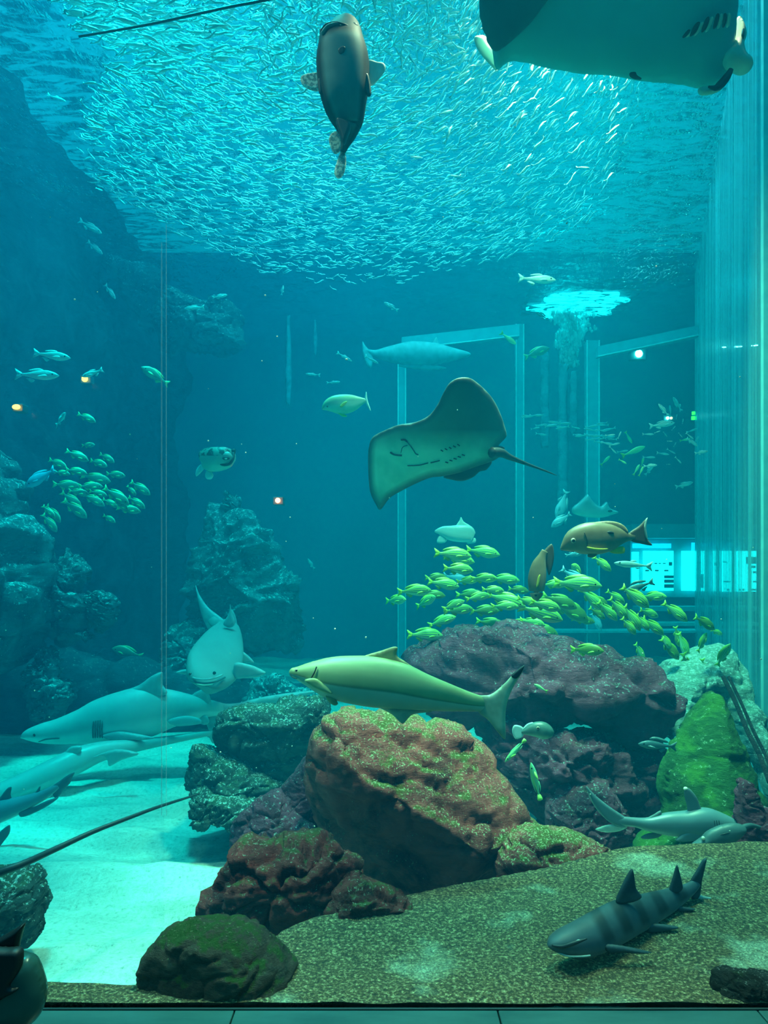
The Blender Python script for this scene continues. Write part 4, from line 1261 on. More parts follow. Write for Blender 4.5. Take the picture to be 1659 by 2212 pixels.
tube_px('mouth', [(406, 1464, 0.06), (416, 1472, -0.05), (440, 1476, -0.10), (465, 1473, -0.08), (486, 1463, 0.04)], Y0 - 0.045, 0.007, m_line, r)
tube_px('upper_lip', [(409, 1459, 0.05), (420, 1465, -0.06), (440, 1468, -0.10), (462, 1465, -0.08), (480, 1458, 0.03)], Y0 - 0.05, 0.007, m_shk, r)
tube_px('teeth', [(420, 1476, -0.05), (440, 1480, -0.08), (460, 1478, -0.06)], Y0 - 0.045, 0.004, m_cream, r)
ball('eye', P(463, 1454, Y0 - 0.135), 0.013, m_eye, r, seg=10); ball('eye', P(411, 1456, Y0 - 0.07), 0.011, m_eye, r, seg=10)

Y0 = 5.5
m_pale = fish_mat('pale_shark_skin', [(0.0, (0.55, 0.64, 0.6)), (1.0, (0.36, 0.46, 0.46))], var=0.08, scale=4)
r = empty('sand_tiger_shark', P(200, 1640, Y0), 'pale shark low over the sand beneath the grey shark, its shadow beside it', 'shark')
loft('body', [(-90, 1748, 6, 6, 10, -0.3), (-60, 1738, 16, 16, 20, -.25), (0, 1716, 24, 22, 28, -.2), (60, 1692, 26, 24, 32, -.1), (120, 1666, 29, 28, 34, 0), (170, 1645, 31, 24, 34, .1), (220, 1626, 24, 18, 28, .2), (290, 1612, 15, 13, 20, .35), (360, 1600, 10, 9, 12, .5),
              (430, 1588, 7, 6, 8, .6), (475, 1582, 4, 4, 4, .7)], Y0, m_pale, r, n=22)
slab('pectoral_fin', [(196, 1638), (222, 1632), (232, 1642), (237, 1655), (262, 1642), (300, 1628), (250, 1618)], Y0 - 0.02, m_pale, r, R=8, thick=0.02)
slab('dorsal_fin', [(128, 1640), (140, 1625), (155, 1612), (175, 1612), (170, 1628)], Y0 + 0.05, m_pale, r, R=6, thick=0.02)
slab('tail_fin', [(440, 1586), (460, 1578), (478, 1574), (476, 1600), (460, 1606), (452, 1594)], Y0 + 0.65, m_pale, r, R=6, thick=0.015)

m_reef = fish_mat('reef_shark_skin', [(0.0, (0.45, 0.55, 0.52)), (0.3, (0.12, 0.26, 0.30)), (1.0, (0.10, 0.24, 0.30))], var=0.15, scale=8)
m_reeff = flat_mat('reef_shark_fin', (0.06, 0.14, 0.17), 0.5)
Y0 = 4.4
r = empty('reef_shark', P(30, 1745, Y0), 'small dark-finned shark leaving at the left edge, tail pointing up right', 'shark')
loft('body', [(-110, 1800, 12, 12, 14, 0), (-60, 1778, 25, 24, 22, 0), (0, 1755, 26, 22, 24, 0), (50, 1738, 19, 16, 18, 0), (90, 1720, 12, 11, 12, 0), (115, 1706, 9, 8, 8, 0), (128, 1698, 6, 6, 5, 0)], Y0, m_reef, r, n=20)
slab('tail_fin', [(110, 1702), (130, 1686), (147, 1674), (161, 1668), (156, 1680), (151, 1692), (136, 1708), (126, 1722), (117, 1722)], Y0, m_reeff, r, R=6, thick=0.012)
slab('dorsal_fin', [(-4, 1732), (8, 1712), (18, 1701), (25, 1701), (23, 1718), (29, 1732), (12, 1740)], Y0, m_reeff, r, R=6, thick=0.012)
slab('second_dorsal_fin', [(62, 1728), (76, 1712), (87, 1698), (87, 1712), (96, 1720), (80, 1730)], Y0, m_reeff, r, R=5, thick=0.01)
slab('anal_fin', [(42, 1752), (75, 1742), (100, 1730), (127, 1722), (105, 1740), (70, 1758), (46, 1765)], Y0 - 0.03, m_reeff, r, R=5, thick=0.01)
Y0 = 4.0
r = empty('reef_shark', P(-10, 1815, Y0), 'dark tail of another small shark just inside the left edge, above the long whip tail', 'shark')
slab('tail_fin', [(-40, 1850), (-15, 1812), (5, 1792), (19, 1782), (22, 1786), (20, 1801), (8, 1818), (-8, 1838), (-30, 1860)], Y0, m_reeff, r, R=5, thick=0.01)
loft('body', [(-200, 1900, 8, 8, 8, 0), (-150, 1880, 26, 26, 24, 0), (-90, 1862, 22, 22, 20, 0), (-45, 1846, 12, 12, 10, 0), (-25, 1838, 7, 7, 5, 0)], Y0, m_reef, r, n=16)

# --- banded bottom shark
m_band = fish_mat('banded_skin', [(0.0, (0.35, 0.42, 0.40)), (0.22, (0.11, 0.15, 0.16)), (0.5, (0.075, 0.115, 0.13)), (1.0, (0.055, 0.09, 0.105))],
                  bars=([(0.30, 0), (0.33, 1), (0.37, 1), (0.39, 0), (0.43, 0), (0.455, 1), (0.49, 1), (0.51, 0), (0.55, 0), (0.57, 1), (0.60, 1), (0.62, 0), (0.67, 0), (0.69, 1), (0.73, 1), (0.75, 0), (0.80, 0), (0.83, 1), (0.87, 1), (0.9, 0)], (0.02, 0.035, 0.042)), var=0.3, scale=16, rough=0.55)
m_bandf = flat_mat('banded_fin', (0.035, 0.06, 0.07), 0.55, var=0.35, scale=18)
Y0 = 2.14
r = empty('banded_shark', P(1350, 2040, Y0 + 0.15), 'dark shark with blackish bands resting on the gravel, bottom right', 'shark')
loft('body', [(1183, 2043, 3, 3, 5, 0.0), (1193, 2040, 15, 12, 22, 0.01), (1215, 2035, 24, 24, 34, 0.02), (1255, 2025, 32, 40, 42, 0.05), (1300, 2005, 36, 44, 44, 0.10), (1345, 1984, 38, 42, 42, 0.17), (1395, 1965, 32, 34, 34, 0.24), (1440, 1946, 24, 26, 26, 0.32), (1478, 1928, 16, 16, 16, 0.38),
              (1500, 1912, 11, 11, 10, 0.41), (1510, 1898, 8, 8, 6, 0.43)], Y0, m_band, r, n=26)
slab('dorsal_fin', [(1330, 1948), (1345, 1908), (1358, 1884), (1366, 1877), (1370, 1890), (1374, 1918), (1386, 1938), (1360, 1950)], Y0 + 0.17, m_bandf, r, R=8, thick=0.010)
slab('second_dorsal_fin', [(1445, 1926), (1454, 1892), (1462, 1868), (1467, 1880), (1473, 1904), (1474, 1920), (1460, 1930)], Y0 + 0.34, m_bandf, r, R=6, thick=0.009)
slab('tail_fin', [(1484, 1916), (1503, 1882), (1517, 1859), (1526, 1854), (1523, 1874), (1517, 1900), (1513, 1930), (1505, 1942), (1492, 1936)], Y0 + 0.42, m_bandf, r, R=6, thick=0.009)
slab('tail_lobe', [(1500, 1930), (1518, 1935), (1537, 1940), (1518, 1945), (1500, 1944)], Y0 + 0.42, m_palefin, r, R=4, thick=0.006)
slab('pectoral_fin', [(1308, 2040), (1345, 2043), (1384, 2051), (1408, 2058), (1380, 2060), (1345, 2058), (1312, 2056)], Y0 + 0.035, m_bandf, r, R=7, thick=0.010)
slab('pelvic_fin', [(1402, 1996), (1435, 1997), (1466, 2003), (1440, 2010), (1402, 2014)], Y0 + 0.20, m_bandf, r, R=6, thick=0.010)
slab('anal_fin', [(1465, 1958), (1485, 1960), (1502, 1964), (1480, 1969), (1464, 1968)], Y0 + 0.33, m_bandf, r, R=4, thick=0.008)
tube_px('mouth', [(1200, 2055, 0.01), (1225, 2065, -0.005), (1255, 2066, 0), (1275, 2064, 0.01)], Y0 - 0.022, 0.0025, m_palefin, r)
tube_px('head_stripe', [(1192, 2042, 0.0), (1215, 2045, -0.012), (1238, 2038, -0.018), (1268, 2028, -0.01)], Y0 - 0.020, [0.003, 0.006, 0.006, 0.002], m_dark, r, label='dark stripe through the eye')
ball('eye', P(1250, 2033, Y0 - 0.034), 0.006, m_palefin, r, (1.3, .6, .8), seg=10)

# --- whitetip shark
m_wt = fish_mat('whitetip_skin', [(0.0, (0.35, 0.46, 0.44)), (0.25, (0.15, 0.25, 0.26)), (0.6, (0.10, 0.19, 0.22)), (1.0, (0.11, 0.20, 0.23))], var=0.15, scale=7)
m_wtf = flat_mat('whitetip_fin', (0.10, 0.17, 0.18), 0.5)
Y0 = 3.55
r = empty('whitetip_reef_shark', P(1470, 1780, Y0), 'grey-blue shark swimming right in front of the green slope, white-tipped dorsal fin', 'shark')
loft('body', [(1330, 1772, 6, 6, 4, 0), (1345, 1774, 10, 10, 6, 0), (1370, 1776, 10, 10, 9, 0), (1400, 1780, 14, 15, 13, 0), (1440, 1780, 24, 24, 20, 0), (1480, 1780, 28, 28, 24, 0), (1520, 1779, 34, 32, 27, 0), (1550, 1783, 30, 26, 26, 0), (1580, 1786, 20, 14, 20, 0), (1598, 1785, 10, 6, 10, 0), (1603, 1786, 2, 2, 2, 0)],
     Y0, m_wt, r, n=24)
slab('tail_fin', [(1352, 1767), (1322, 1746), (1292, 1723), (1276, 1708), (1266, 1699), (1277, 1730), (1294, 1755), (1315, 1775), (1335, 1786), (1352, 1785)], Y0, m_wt, r, R=7, thick=0.010)
slab('tail_lobe', [(1350, 1783), (1320, 1781), (1300, 1785), (1286, 1792), (1310, 1798), (1336, 1796), (1354, 1788)], Y0 + 0.005, m_palefin, r, R=5, thick=0.008)
slab('dorsal_fin', [(1488, 1760), (1483, 1738), (1478, 1718), (1479, 1702), (1490, 1704), (1505, 1722), (1513, 1742), (1522, 1758), (1505, 1764)], Y0, m_wtf, r, R=7, thick=0.010)
ball('fin_tip', P(1481, 1704, Y0), 0.011, m_cream, r, (1, .9, .9), seg=10, label='white tip of the dorsal fin')
slab('second_dorsal_fin', [(1396, 1770), (1414, 1758), (1427, 1751), (1430, 1762), (1436, 1768)], Y0, m_wtf, r, R=5, thick=0.008)
slab('pelvic_fin', [(1384, 1809), (1400, 1800), (1432, 1797), (1422, 1809), (1396, 1813)], Y0, m_wtf, r, R=4, thick=0.008)
slab('pectoral_fin', [(1488, 1796), (1468, 1806), (1460, 1816), (1485, 1818), (1522, 1812), (1520, 1798)], Y0 - 0.04, m_wt, r, R=6, thick=0.010)
for i in range(3):
    tube_px('gill_slit', [(1543 + i * 5, 1772, 0), (1545 + i * 5, 1790, 0)], Y0 - 0.058, 0.0016, m_dark, r)
ball('eye', P(1583, 1782, Y0 - 0.044), 0.006, m_eye, r, seg=10)
Y0 = 3.35
r = empty('eagle_ray', P(1560, 1810, Y0), 'dark small ray under the head of the whitetip shark, thin tail trailing right', 'ray')
m_drk2 = flat_mat('ray_dark', (0.06, 0.11, 0.12), 0.45, var=0.2, scale=5)
slab('body', [(1475, 1847), (1494, 1824), (1516, 1808), (1528, 1796), (1552, 1784), (1580, 1778), (1602, 1781), (1612, 1793), (1596, 1812), (1570, 1827), (1542, 1829), (1520, 1830), (1500, 1843), (1484, 1849)], Y0, m_drk2, r, R=22, thick=0.035)
tube_px('tail', [(1600, 1790, 0), (1620, 1783, 0.02), (1645, 1788, 0.05), (1690, 1798, 0.1)], Y0, [0.014, 0.011, 0.007, 0.003], m_drk2, r)
ball('fin_tip', P(1519, 1811, Y0 - 0.02), 0.010, m_cream, r, (.8, .8, 1), seg=10, label='white spot at the fin root')
tube_px('body_crease', [(1540, 1808, -0.02), (1570, 1800, -0.034), (1598, 1796, -0.01)], Y0, 0.0018, m_dark, r)

# --- rays whose bodies are outside the picture: only the whip tails show
m_whip = flat_mat('whip_tail', (0.012, 0.03, 0.035), 0.5)
Y0 = 2.5
r = empty('stingray', P(-250, 1990, Y0), 'long dark tapering whip tail of a ray reaching in from the left over the sand', 'ray')
tube_px('tail', [(-150, 1950, 0), (-20, 1893, 0), (50, 1866, 0.05), (120, 1834, 0.2), (200, 1797, 0.35), (280, 1766, 0.5), (345, 1742, 0.7), (430, 1715, 1.1)], Y0, [0.016, 0.014, 0.013, 0.0115, 0.010, 0.0085, 0.0075, 0.005], m_whip, r)
slab('body', [(-150, 1940), (-220, 1900), (-330, 1920), (-420, 2000), (-330, 2060), (-220, 2040), (-150, 1960)], Y0, m_whip, r, R=50, thick=0.05)
Y0 = 3.4
r = empty('stingray', P(760, -110, Y0), 'thin dark whip tail of a ray crossing the top of the sardine school', 'ray')
tube_px('tail', [(170, 79, 0), (300, 57, 0), (400, 36, 0), (500, 14, 0), (560, 3, 0), (620, -12, 0), (680, -30, 0)], Y0, [0.005, 0.0055, 0.006, 0.006, 0.0065, 0.008, 0.012], m_whip, r)
slab('body', [(670, -30), (720, -10), (820, -20), (860, -110), (800, -200), (700, -180), (660, -80)], Y0, m_whip, r, R=50, thick=0.05)

# --- dark blurred shape in the lower left corner
Y0 = 2.12
m_blob = flat_mat('corner_shape', (0.02, 0.06, 0.05), 0.25, var=0.5, scale=3)
m_blk = flat_mat('corner_black', (0.008, 0.012, 0.013), 0.5)
r = empty('dark_fish', P(20, 2140, Y0), 'dark rounded out-of-focus fish close to the glass in the lower left corner', 'fish')
slab('body', [(-40, 2060), (10, 2052), (50, 2058), (78, 2072), (94, 2110), (100, 2140), (96, 2170), (84, 2195), (60, 2215), (10, 2222), (-40, 2215)], 1.80, m_blob, r, R=55, thick=0.05)
slab('dorsal_fin', [(-40, 2050), (0, 2025), (30, 2008), (52, 1995), (48, 2015), (42, 2038), (36, 2052), (0, 2064), (-40, 2070)], 1.80, m_blk, r, R=8, thick=0.02)
slab('side_fin', [(-40, 2060), (20, 2048), (46, 2052), (48, 2080), (38, 2104), (28, 2125), (44, 2130), (36, 2140), (10, 2155), (-10, 2175), (-40, 2190)], 1.76, m_blk, r, R=10, thick=0.02)

# ------------------------------------------------------------------ small fish kinds, built once each and copied
def unit_body(prof, n=14, ring=3):
    """prof: (t, top, bottom, halfwidth) for a fish one long, nose at x = 0.5, tail root near x = -0.36"""
    st = catmull(prof, ring, closed=False)
    V, A, Fc = [], [], []
    for p in st:
        for k in range(n):
            a = 2 * PI * k / n
            c, s = math.cos(a), math.sin(a)
            V.append((0.5 - p[0] * 0.86, max(p[3], 0.001) * c, (p[1] if s > 0 else p[2]) * s))
            A.append((p[0], s, c))
    m = len(st)
    for i in range(m - 1):
        for k in range(n):
            k2 = (k + 1) % n
            Fc.append((i * n + k, i * n + k2, (i + 1) * n + k2, (i + 1) * n + k))
    Fc.append(tuple(range(n))); Fc.append(tuple((m - 1) * n + k for k in range(n - 1, -1, -1)))
    return V, Fc, A


def prism(poly, y0, y1, tilt=0):
    """poly in (x, z)"""
    n = len(poly)
    V = [(x, y0 + tilt * z, z) for x, z in poly] + [(x, y1 + tilt * z, z) for x, z in poly]
    Fc = [tuple(range(n)), tuple(range(2 * n - 1, n - 1, -1))] + [(i, (i + 1) % n, n + (i + 1) % n, n + i) for i in range(n)]
    return V, Fc


def smooth_poly(p, k=3): return [tuple(float(c) for c in q) for q in catmull(p, k)]


def species(prof, mats, tail, dorsal=None, anal=None, pect=None, eye_at=(0.36, 0.02), eye_r=0.022, detail=True, bodyn=14):
    S = []
    V, Fc, A = unit_body(prof, bodyn, 3 if detail else 2)
    S.append(('body', V, Fc, mats[0], A))
    v, f = prism(smooth_poly(tail, 2), -0.006, 0.006); S.append(('tail_fin', v, f, mats[1], None))
    if dorsal: v, f = prism(smooth_poly(dorsal, 2), -0.005, 0.005); S.append(('dorsal_fin', v, f, mats[2], None))
    if anal: v, f = prism(smooth_poly(anal, 2), -0.005, 0.005); S.append(('anal_fin', v, f, mats[2], None))
    if pect:
        w = np.interp(0.22, [p[0] for p in prof], [p[3] for p in prof])
        for s in (-1, 1):
            v, f = prism(smooth_poly(pect, 2), -0.004, 0.004)
            v = [(x, y + s * (w + 0.3 * max(0, 0.25 - x)), z) for x, y, z in v]
            S.append(('pectoral_fin', v, f, mats[3], None))
    if detail:
        t = (0.5 - eye_at[0]) / 0.86
        w = np.interp(t, [p[0] for p in prof], [p[3] for p in prof]) * 0.9
        for s in (-1, 1):
            bm = bmesh.new(); bmesh.ops.create_uvsphere(bm, u_segments=8, v_segments=6, radius=eye_r)
            v = [(p.co.x + eye_at[0], p.co.y * 0.6 + s * w, p.co.z + eye_at[1]) for p in bm.verts]
            f = [tuple(q.index for q in fc.verts) for fc in bm.faces]; bm.free()
            S.append(('eye', v, f, m_eye, None))
    out = []
    for nm, v, f, m, a in S:
        me = bpy.data.meshes.new(nm)
        me.from_pydata([tuple(map(float, q)) for q in v], [], f)
        me.materials.append(m)
        me.polygons.foreach_set('use_smooth', [True] * len(me.polygons))
        if a is not None:
            at = me.attributes.new('pt', 'FLOAT_VECTOR', 'POINT'); at.data.foreach_set('vector', np.array(a, dtype=np.float32).ravel())
        bm = bmesh.new(); bm.from_mesh(me); bmesh.ops.recalc_face_normals(bm, faces=bm.faces); bm.to_mesh(me); bm.free()
        out.append((nm, me))
    return out


def heading(a, b, roll=0):
    a, b = math.radians(a), math.radians(b)
    h = Vector((math.cos(b) * math.cos(a), -math.sin(b), math.cos(b) * math.sin(a)))
    up = Vector((0, 0, 1))
    if abs(h.z) > 0.85: up = Vector((-1 if h.z > 0 else 1, 0, 0.3))
    y = up.cross(h).normalized(); z = h.cross(y)
    M = Matrix((h, y, z)).transposed()
    return (M @ Matrix.Rotation(math.radians(roll), 3, 'X')).to_4x4()


SCL = 1.0


def place(kind, name, px, py, Y, ln, ang, label, cat='fish', group=None, yaw=0, roll=0):
    r = empty(name, P(px, py, Y), label, cat, group)
    L = SCL * ln / F * Y / max(math.cos(math.radians(yaw)), 0.45)
    r.matrix_world = Matrix.Translation(P(px, py, Y)) @ heading(ang, yaw, roll) @ Matrix.Diagonal((L, L, L, 1))
    for nm, me in kind:
        o = bpy.data.objects.new(nm, me)
        COL.objects.link(o)
        o.parent = r
    return r


deep = [(0, .004, .004, .004), (.04, .042, .036, .025), (.12, .102, .082, .05), (.25, .168, .13, .08), (.42, .185, .15, .085), (.6, .15, .12, .065), (.78, .088, .075, .036), (.9, .048, .045, .018), (1, .036, .034, .008)]
slim = [(0, .004, .004, .004), (.05, .03, .03, .022), (.15, .062, .058, .042), (.35, .085, .085, .055), (.6, .07, .072, .042), (.82, .035, .036, .02), (1, .018, .018, .006)]
mid = [(0, .004, .004, .004), (.05, .035, .035, .024), (.15, .08, .075, .045), (.35, .115, .11, .06), (.58, .095, .095, .048), (.82, .045, .045, .022), (1, .024, .024, .008)]
ftail = [(-.34, .035), (-.42, .085), (-.5, .13), (-.47, .05), (-.455, 0), (-.47, -.05), (-.5, -.13), (-.42, -.085), (-.34, -.035)]
sdors = [(.22, .15), (.15, .20), (.05, .215), (-.08, .195), (-.2, .15), (-.28, .095), (-.2, .08), (0, .12), (.15, .12)]
sanal = [(-.05, -.12), (-.12, -.18), (-.2, -.12), (-.26, -.07), (-.15, -.07)]
spect = [(.27, -.02), (.2, .0), (.1, -.03), (.06, -.06), (.14, -.07), (.24, -.05)]
m_str = fish_mat('striped_snapper', [(0.0, (0.30, 0.66, 0.46)), (0.28, (0.32, 0.74, 0.38)), (0.6, (0.30, 0.74, 0.12)), (1.0, (0.20, 0.52, 0.06))],
                 lines=([(0.30, 0), (0.35, 1), (0.38, 1), (0.43, 0), (0.50, 0), (0.545, 1), (0.575, 1), (0.62, 0), (0.68, 0), (0.715, 1), (0.745, 1), (0.78, 0), (0.84, 0), (0.87, 1), (0.9, 0)], (0.04, 0.26, 0.22)), rough=0.35)
m_str_o = fish_mat('olive_snapper', [(0.0, (0.20, 0.40, 0.18)), (0.5, (0.16, 0.36, 0.07)), (1.0, (0.09, 0.22, 0.03))], var=0.25)
m_ytail = fin_mat('yellow_tail', (0.42, 0.85, 0.06), 1.0)
m_yfin = fin_mat('yellow_green_fin', (0.30, 0.66, 0.08), 1.0)
K_STR = species(deep, (m_str, m_ytail, m_yfin, m_yfin), ftail, sdors, sanal, spect)
K_OLV = species(deep, (m_str_o, m_ytail, m_yfin, m_yfin), ftail, sdors, sanal, spect)
m_lgr = fish_mat('left_snapper', [(0.0, (0.24, 0.42, 0.34)), (0.4, (0.16, 0.36, 0.26)), (0.86, (0.14, 0.34, 0.22)), (1.0, (0.5, 0.8, 0.5))], var=0.15)
m_lt = fin_mat('left_tail', (0.35, 0.80, 0.30), 1.0)
K_LFT = species(deep, (m_lgr, m_lt, m_lt, m_lt), ftail, sdors, sanal, spect)
m_sil = fish_mat('silver_fish', [(0.0, (0.7, 0.85, 0.82)), (0.5, (0.5, 0.72, 0.72)), (0.8, (0.3, 0.5, 0.52)), (1.0, (0.45, 0.65, 0.65))], rough=0.3)
m_silf = fin_mat('silver_fin', (0.5, 0.8, 0.8), 1.0)
K_SIL = species(mid, (m_sil, m_silf, m_silf, m_silf), ftail, sdors[:6] and [(.15, .11), (.05, .15), (-.1, .13), (-.2, .09), (0, .09)], sanal, spect)
K_SLM = species(slim, (m_sil, m_silf, m_silf, m_silf), ftail, [(.1, .08), (.02, .12), (-.1, .1), (0, .07)], [(-.05, -.07), (-.12, -.1), (-.18, -.06)], None)
m_blu = fish_mat('blue_fish', [(0.0, (0.15, 0.55, 0.75)), (1.0, (0.10, 0.42, 0.62))])
m_bluf = fin_mat('blue_fin', (0.12, 0.5, 0.68), 1.0)
K_BLU = species(deep, (m_blu, m_bluf, m_bluf, m_bluf), ftail, sdors, sanal, spect)
m_grn = fish_mat('green_wrasse', [(0.0, (0.30, 0.75, 0.50)), (0.5, (0.16, 0.62, 0.36)), (1.0, (0.22, 0.66, 0.22))])
m_grnf = fin_mat('green_fin', (0.45, 0.95, 0.20), 1.0)
K_WRS = species(slim, (m_grn, m_grnf, m_grn, m_grnf), [(-.34, .03), (-.42, .06), (-.5, .06), (-.5, -.06), (-.42, -.06), (-.34, -.03)], [(.25, .07), (.1, .105), (-.15, .09), (-.3, .05), (0, .06)], [(0, -.08), (-.15, -.1), (-.3, -.05)], spect)
m_drk = fish_mat('dark_grey_fish', [(0.0, (0.12, 0.24, 0.25)), (1.0, (0.04, 0.12, 0.15))])
K_DRK = species(mid, (m_drk, m_drk, m_drk, m_drk), ftail, sdors, sanal, spect)
K_FAR = species(slim, (m_sil, m_silf, m_silf, m_silf), ftail, None, None, None, detail=False, bodyn=8)
m_yg = fish_mat('yellow_green_far', [(0.0, (0.5, 0.85, 0.45)), (1.0, (0.3, 0.75, 0.25))])
K_FYG = species(mid, (m_yg, m_yfin, m_yfin, m_yfin), ftail, None, None, None, detail=False, bodyn=8)

rs = random.Random(7)
# --- striped snappers over the right-hand reef
SCL = 1.10
G1 = 'striped snappers schooling above the purple slab'
LS = 'yellow-green striped snapper crowded in the middle of the dense school above the purple slab'
S_STR = [(978, 1198, 75, -5), (1043, 1193, 68, -10), (992, 1208, 62, -12), (990, 1230, 62, -5), (942, 1248, 45, 0, 'o'), (958, 1262, 65, -10), (895, 1277, 68, 3), (855, 1297, 40, 5, 'y'), (920, 1300, 42, 30, 'y'), (1045, 1250, 55, 0), (1090, 1252, 60, -5),
         (1015, 1285, 55, 0, 'o'), (1092, 1297, 80, -18), (980, 1307, 48, 20), (990, 1318, 60, 5), (1047, 1320, 60, 0, 'o'), (1090, 1310, 55, 0), (955, 1342, 58, 18), (918, 1372, 72, -3), (1060, 1347, 60, -10, 'o'), (1125, 1350, 62, -10, 'o'), (1172, 1362, 65, -15, 'o'),
         (1168, 1325, 88, -18), (1178, 1308, 65, -15), (1208, 1300, 75, -20, 'o'), (1197, 1263, 50, 0), (1247, 1262, 90, -5), (1229, 1318, 90, -30, 'o'), (1247, 1236, 44, 140, 'y'), (1301, 1218, 46, -40), (1278, 1295, 62, -45), (1312, 1320, 54, -45), (1335, 1315, 56, -50),
         (1372, 1290, 68, -38), (1412, 1289, 38, 0, 'y'), (1365, 1335, 58, -60), (1358, 1353, 44, -50), (1402, 1325, 44, -20), (1410, 1353, 54, -40), (1458, 1322, 58, -40), (1260, 1340, 48, -10, 'o'), (1297, 1298, 38, -30, 'o'), (1032, 1290, 50, 10), (1120, 1275, 44, -8, 'o'), (938, 1285, 46, -6, 'o'),
         (1010, 1255, 46, 5), (1140, 1300, 48, -20), (1330, 1290, 44, -35), (1388, 1345, 40, -55), (1065, 1275, 46, -4), (1290, 1325, 40, -35, 'o'), (1150, 1345, 50, -12)]
OWN = {0: 'striped snapper at the upper left corner of the dense school', 1: 'topmost striped snapper of the dense school, clear against the blue water', 7: 'leftmost striped snapper of the school, small and turned half away',
       6: 'pale striped snapper second from the left tip of the school', 18: 'lowest striped snapper at the left end of the purple slab', 17: 'striped snapper climbing, just above the lowest left one',
       29: 'striped snapper nosing down right below the belly of the large brown snapper', 34: 'small striped snapper turned away in front of the lit far window', 39: 'striped snapper furthest right in the dense school, under the lit far window',
       4: 'small olive snapper on the left shoulder of the dense school', 28: 'striped fish pointing up left, just under the large brown snapper'}
for i, s in enumerate(S_STR):
    fl = s[4] if len(s) > 4 else ''
    place(K_OLV if fl == 'o' else K_STR, 'striped_snapper', s[0], s[1], 4.3 + (0.75 * ((i * 37) % 53) / 53 if fl != 'o' else 0.9 + 0.3 * ((i * 17) % 11) / 11), s[2], s[3], OWN.get(i, LS), group=None if i in OWN else G1, yaw=45 if fl == 'y' else rs.uniform(-18, 18), roll=rs.uniform(-8, 8))
G2 = 'striped snappers descending the right-hand end of the school'
LS2 = 'yellow-tailed snapper trailing down the right side between purple slab and streaky acrylic'
for i, (x, y, l, a) in enumerate([(1522, 1346, 54, -30), (1548, 1366, 28, -20), (1382, 1410, 44, -60), (1447, 1402, 56, -50), (1475, 1392, 50, -70), (1517, 1388, 44, 60), (1480, 1435, 52, -70), (1500, 1441, 48, -75), (1520, 1446, 46, -80), (1550, 1448, 50, -100), (1563, 1415, 50, 70),
                                  (1515, 1488, 34, -60), (1463, 1375, 42, -80), (1438, 1385, 40, -60), (1490, 1470, 36, -65)]):
    place(K_STR if i % 3 else K_OLV, 'striped_snapper', x, y, 4.9 + 0.5 * ((i * 7) % 5) / 5, l, a, LS2, group=G2, yaw=rs.uniform(-25, 25))
place(K_OLV, 'striped_snapper', 1268, 1405, 3.95, 56, 0, 'yellow-green fish hovering just above the top edge of the purple slab', yaw=35)
SCL = 1.0
# --- left school
OW3 = {1: 'topmost little fish of the dim green school at the left', 11: 'rightmost fish of the dim green school, next to the glass joint', 20: 'lone small fish below the dim green school', 22: 'lowest left fish of the dim green school, tail up'}
G3 = 'dim green snappers schooling at the left'
for i, (x, y, l, a) in enumerate([(167, 985, 50, -25), (191, 962, 32, 0), (231, 990, 40, -30), (213, 1001, 44, -20), (125, 1002, 47, -25), (135, 1022, 34, -10), (165, 1019, 48, -12), (207, 1034, 62, -12), (250, 1026, 44, -8), (145, 1049, 58, -5), (196, 1051, 50, 0), (303, 1055, 50, -35),
                                  (284, 1060, 28, -50), (251, 1072, 66, -35), (154, 1080, 52, -40), (162, 1100, 60, -40), (202, 1080, 52, -30), (238, 1087, 36, -30), (295, 1086, 44, -35), (278, 1101, 50, -10), (236, 1121, 34, -30), (115, 1110, 50, -50), (107, 1130, 48, -55), (170, 1064, 44, -10),
                                  (212, 1066, 40, -15), (105, 1105, 36, -45), (262, 1093, 34, -30)]):
    place(K_LFT, 'school_snapper', x, y, 6.2 + 0.9 * ((i * 11) % 13) / 13, l, a, OW3.get(i, 'dim green snapper with bright tail inside the school left of the pufferfish'), group=None if i in OW3 else G3, yaw=rs.uniform(-15, 15))
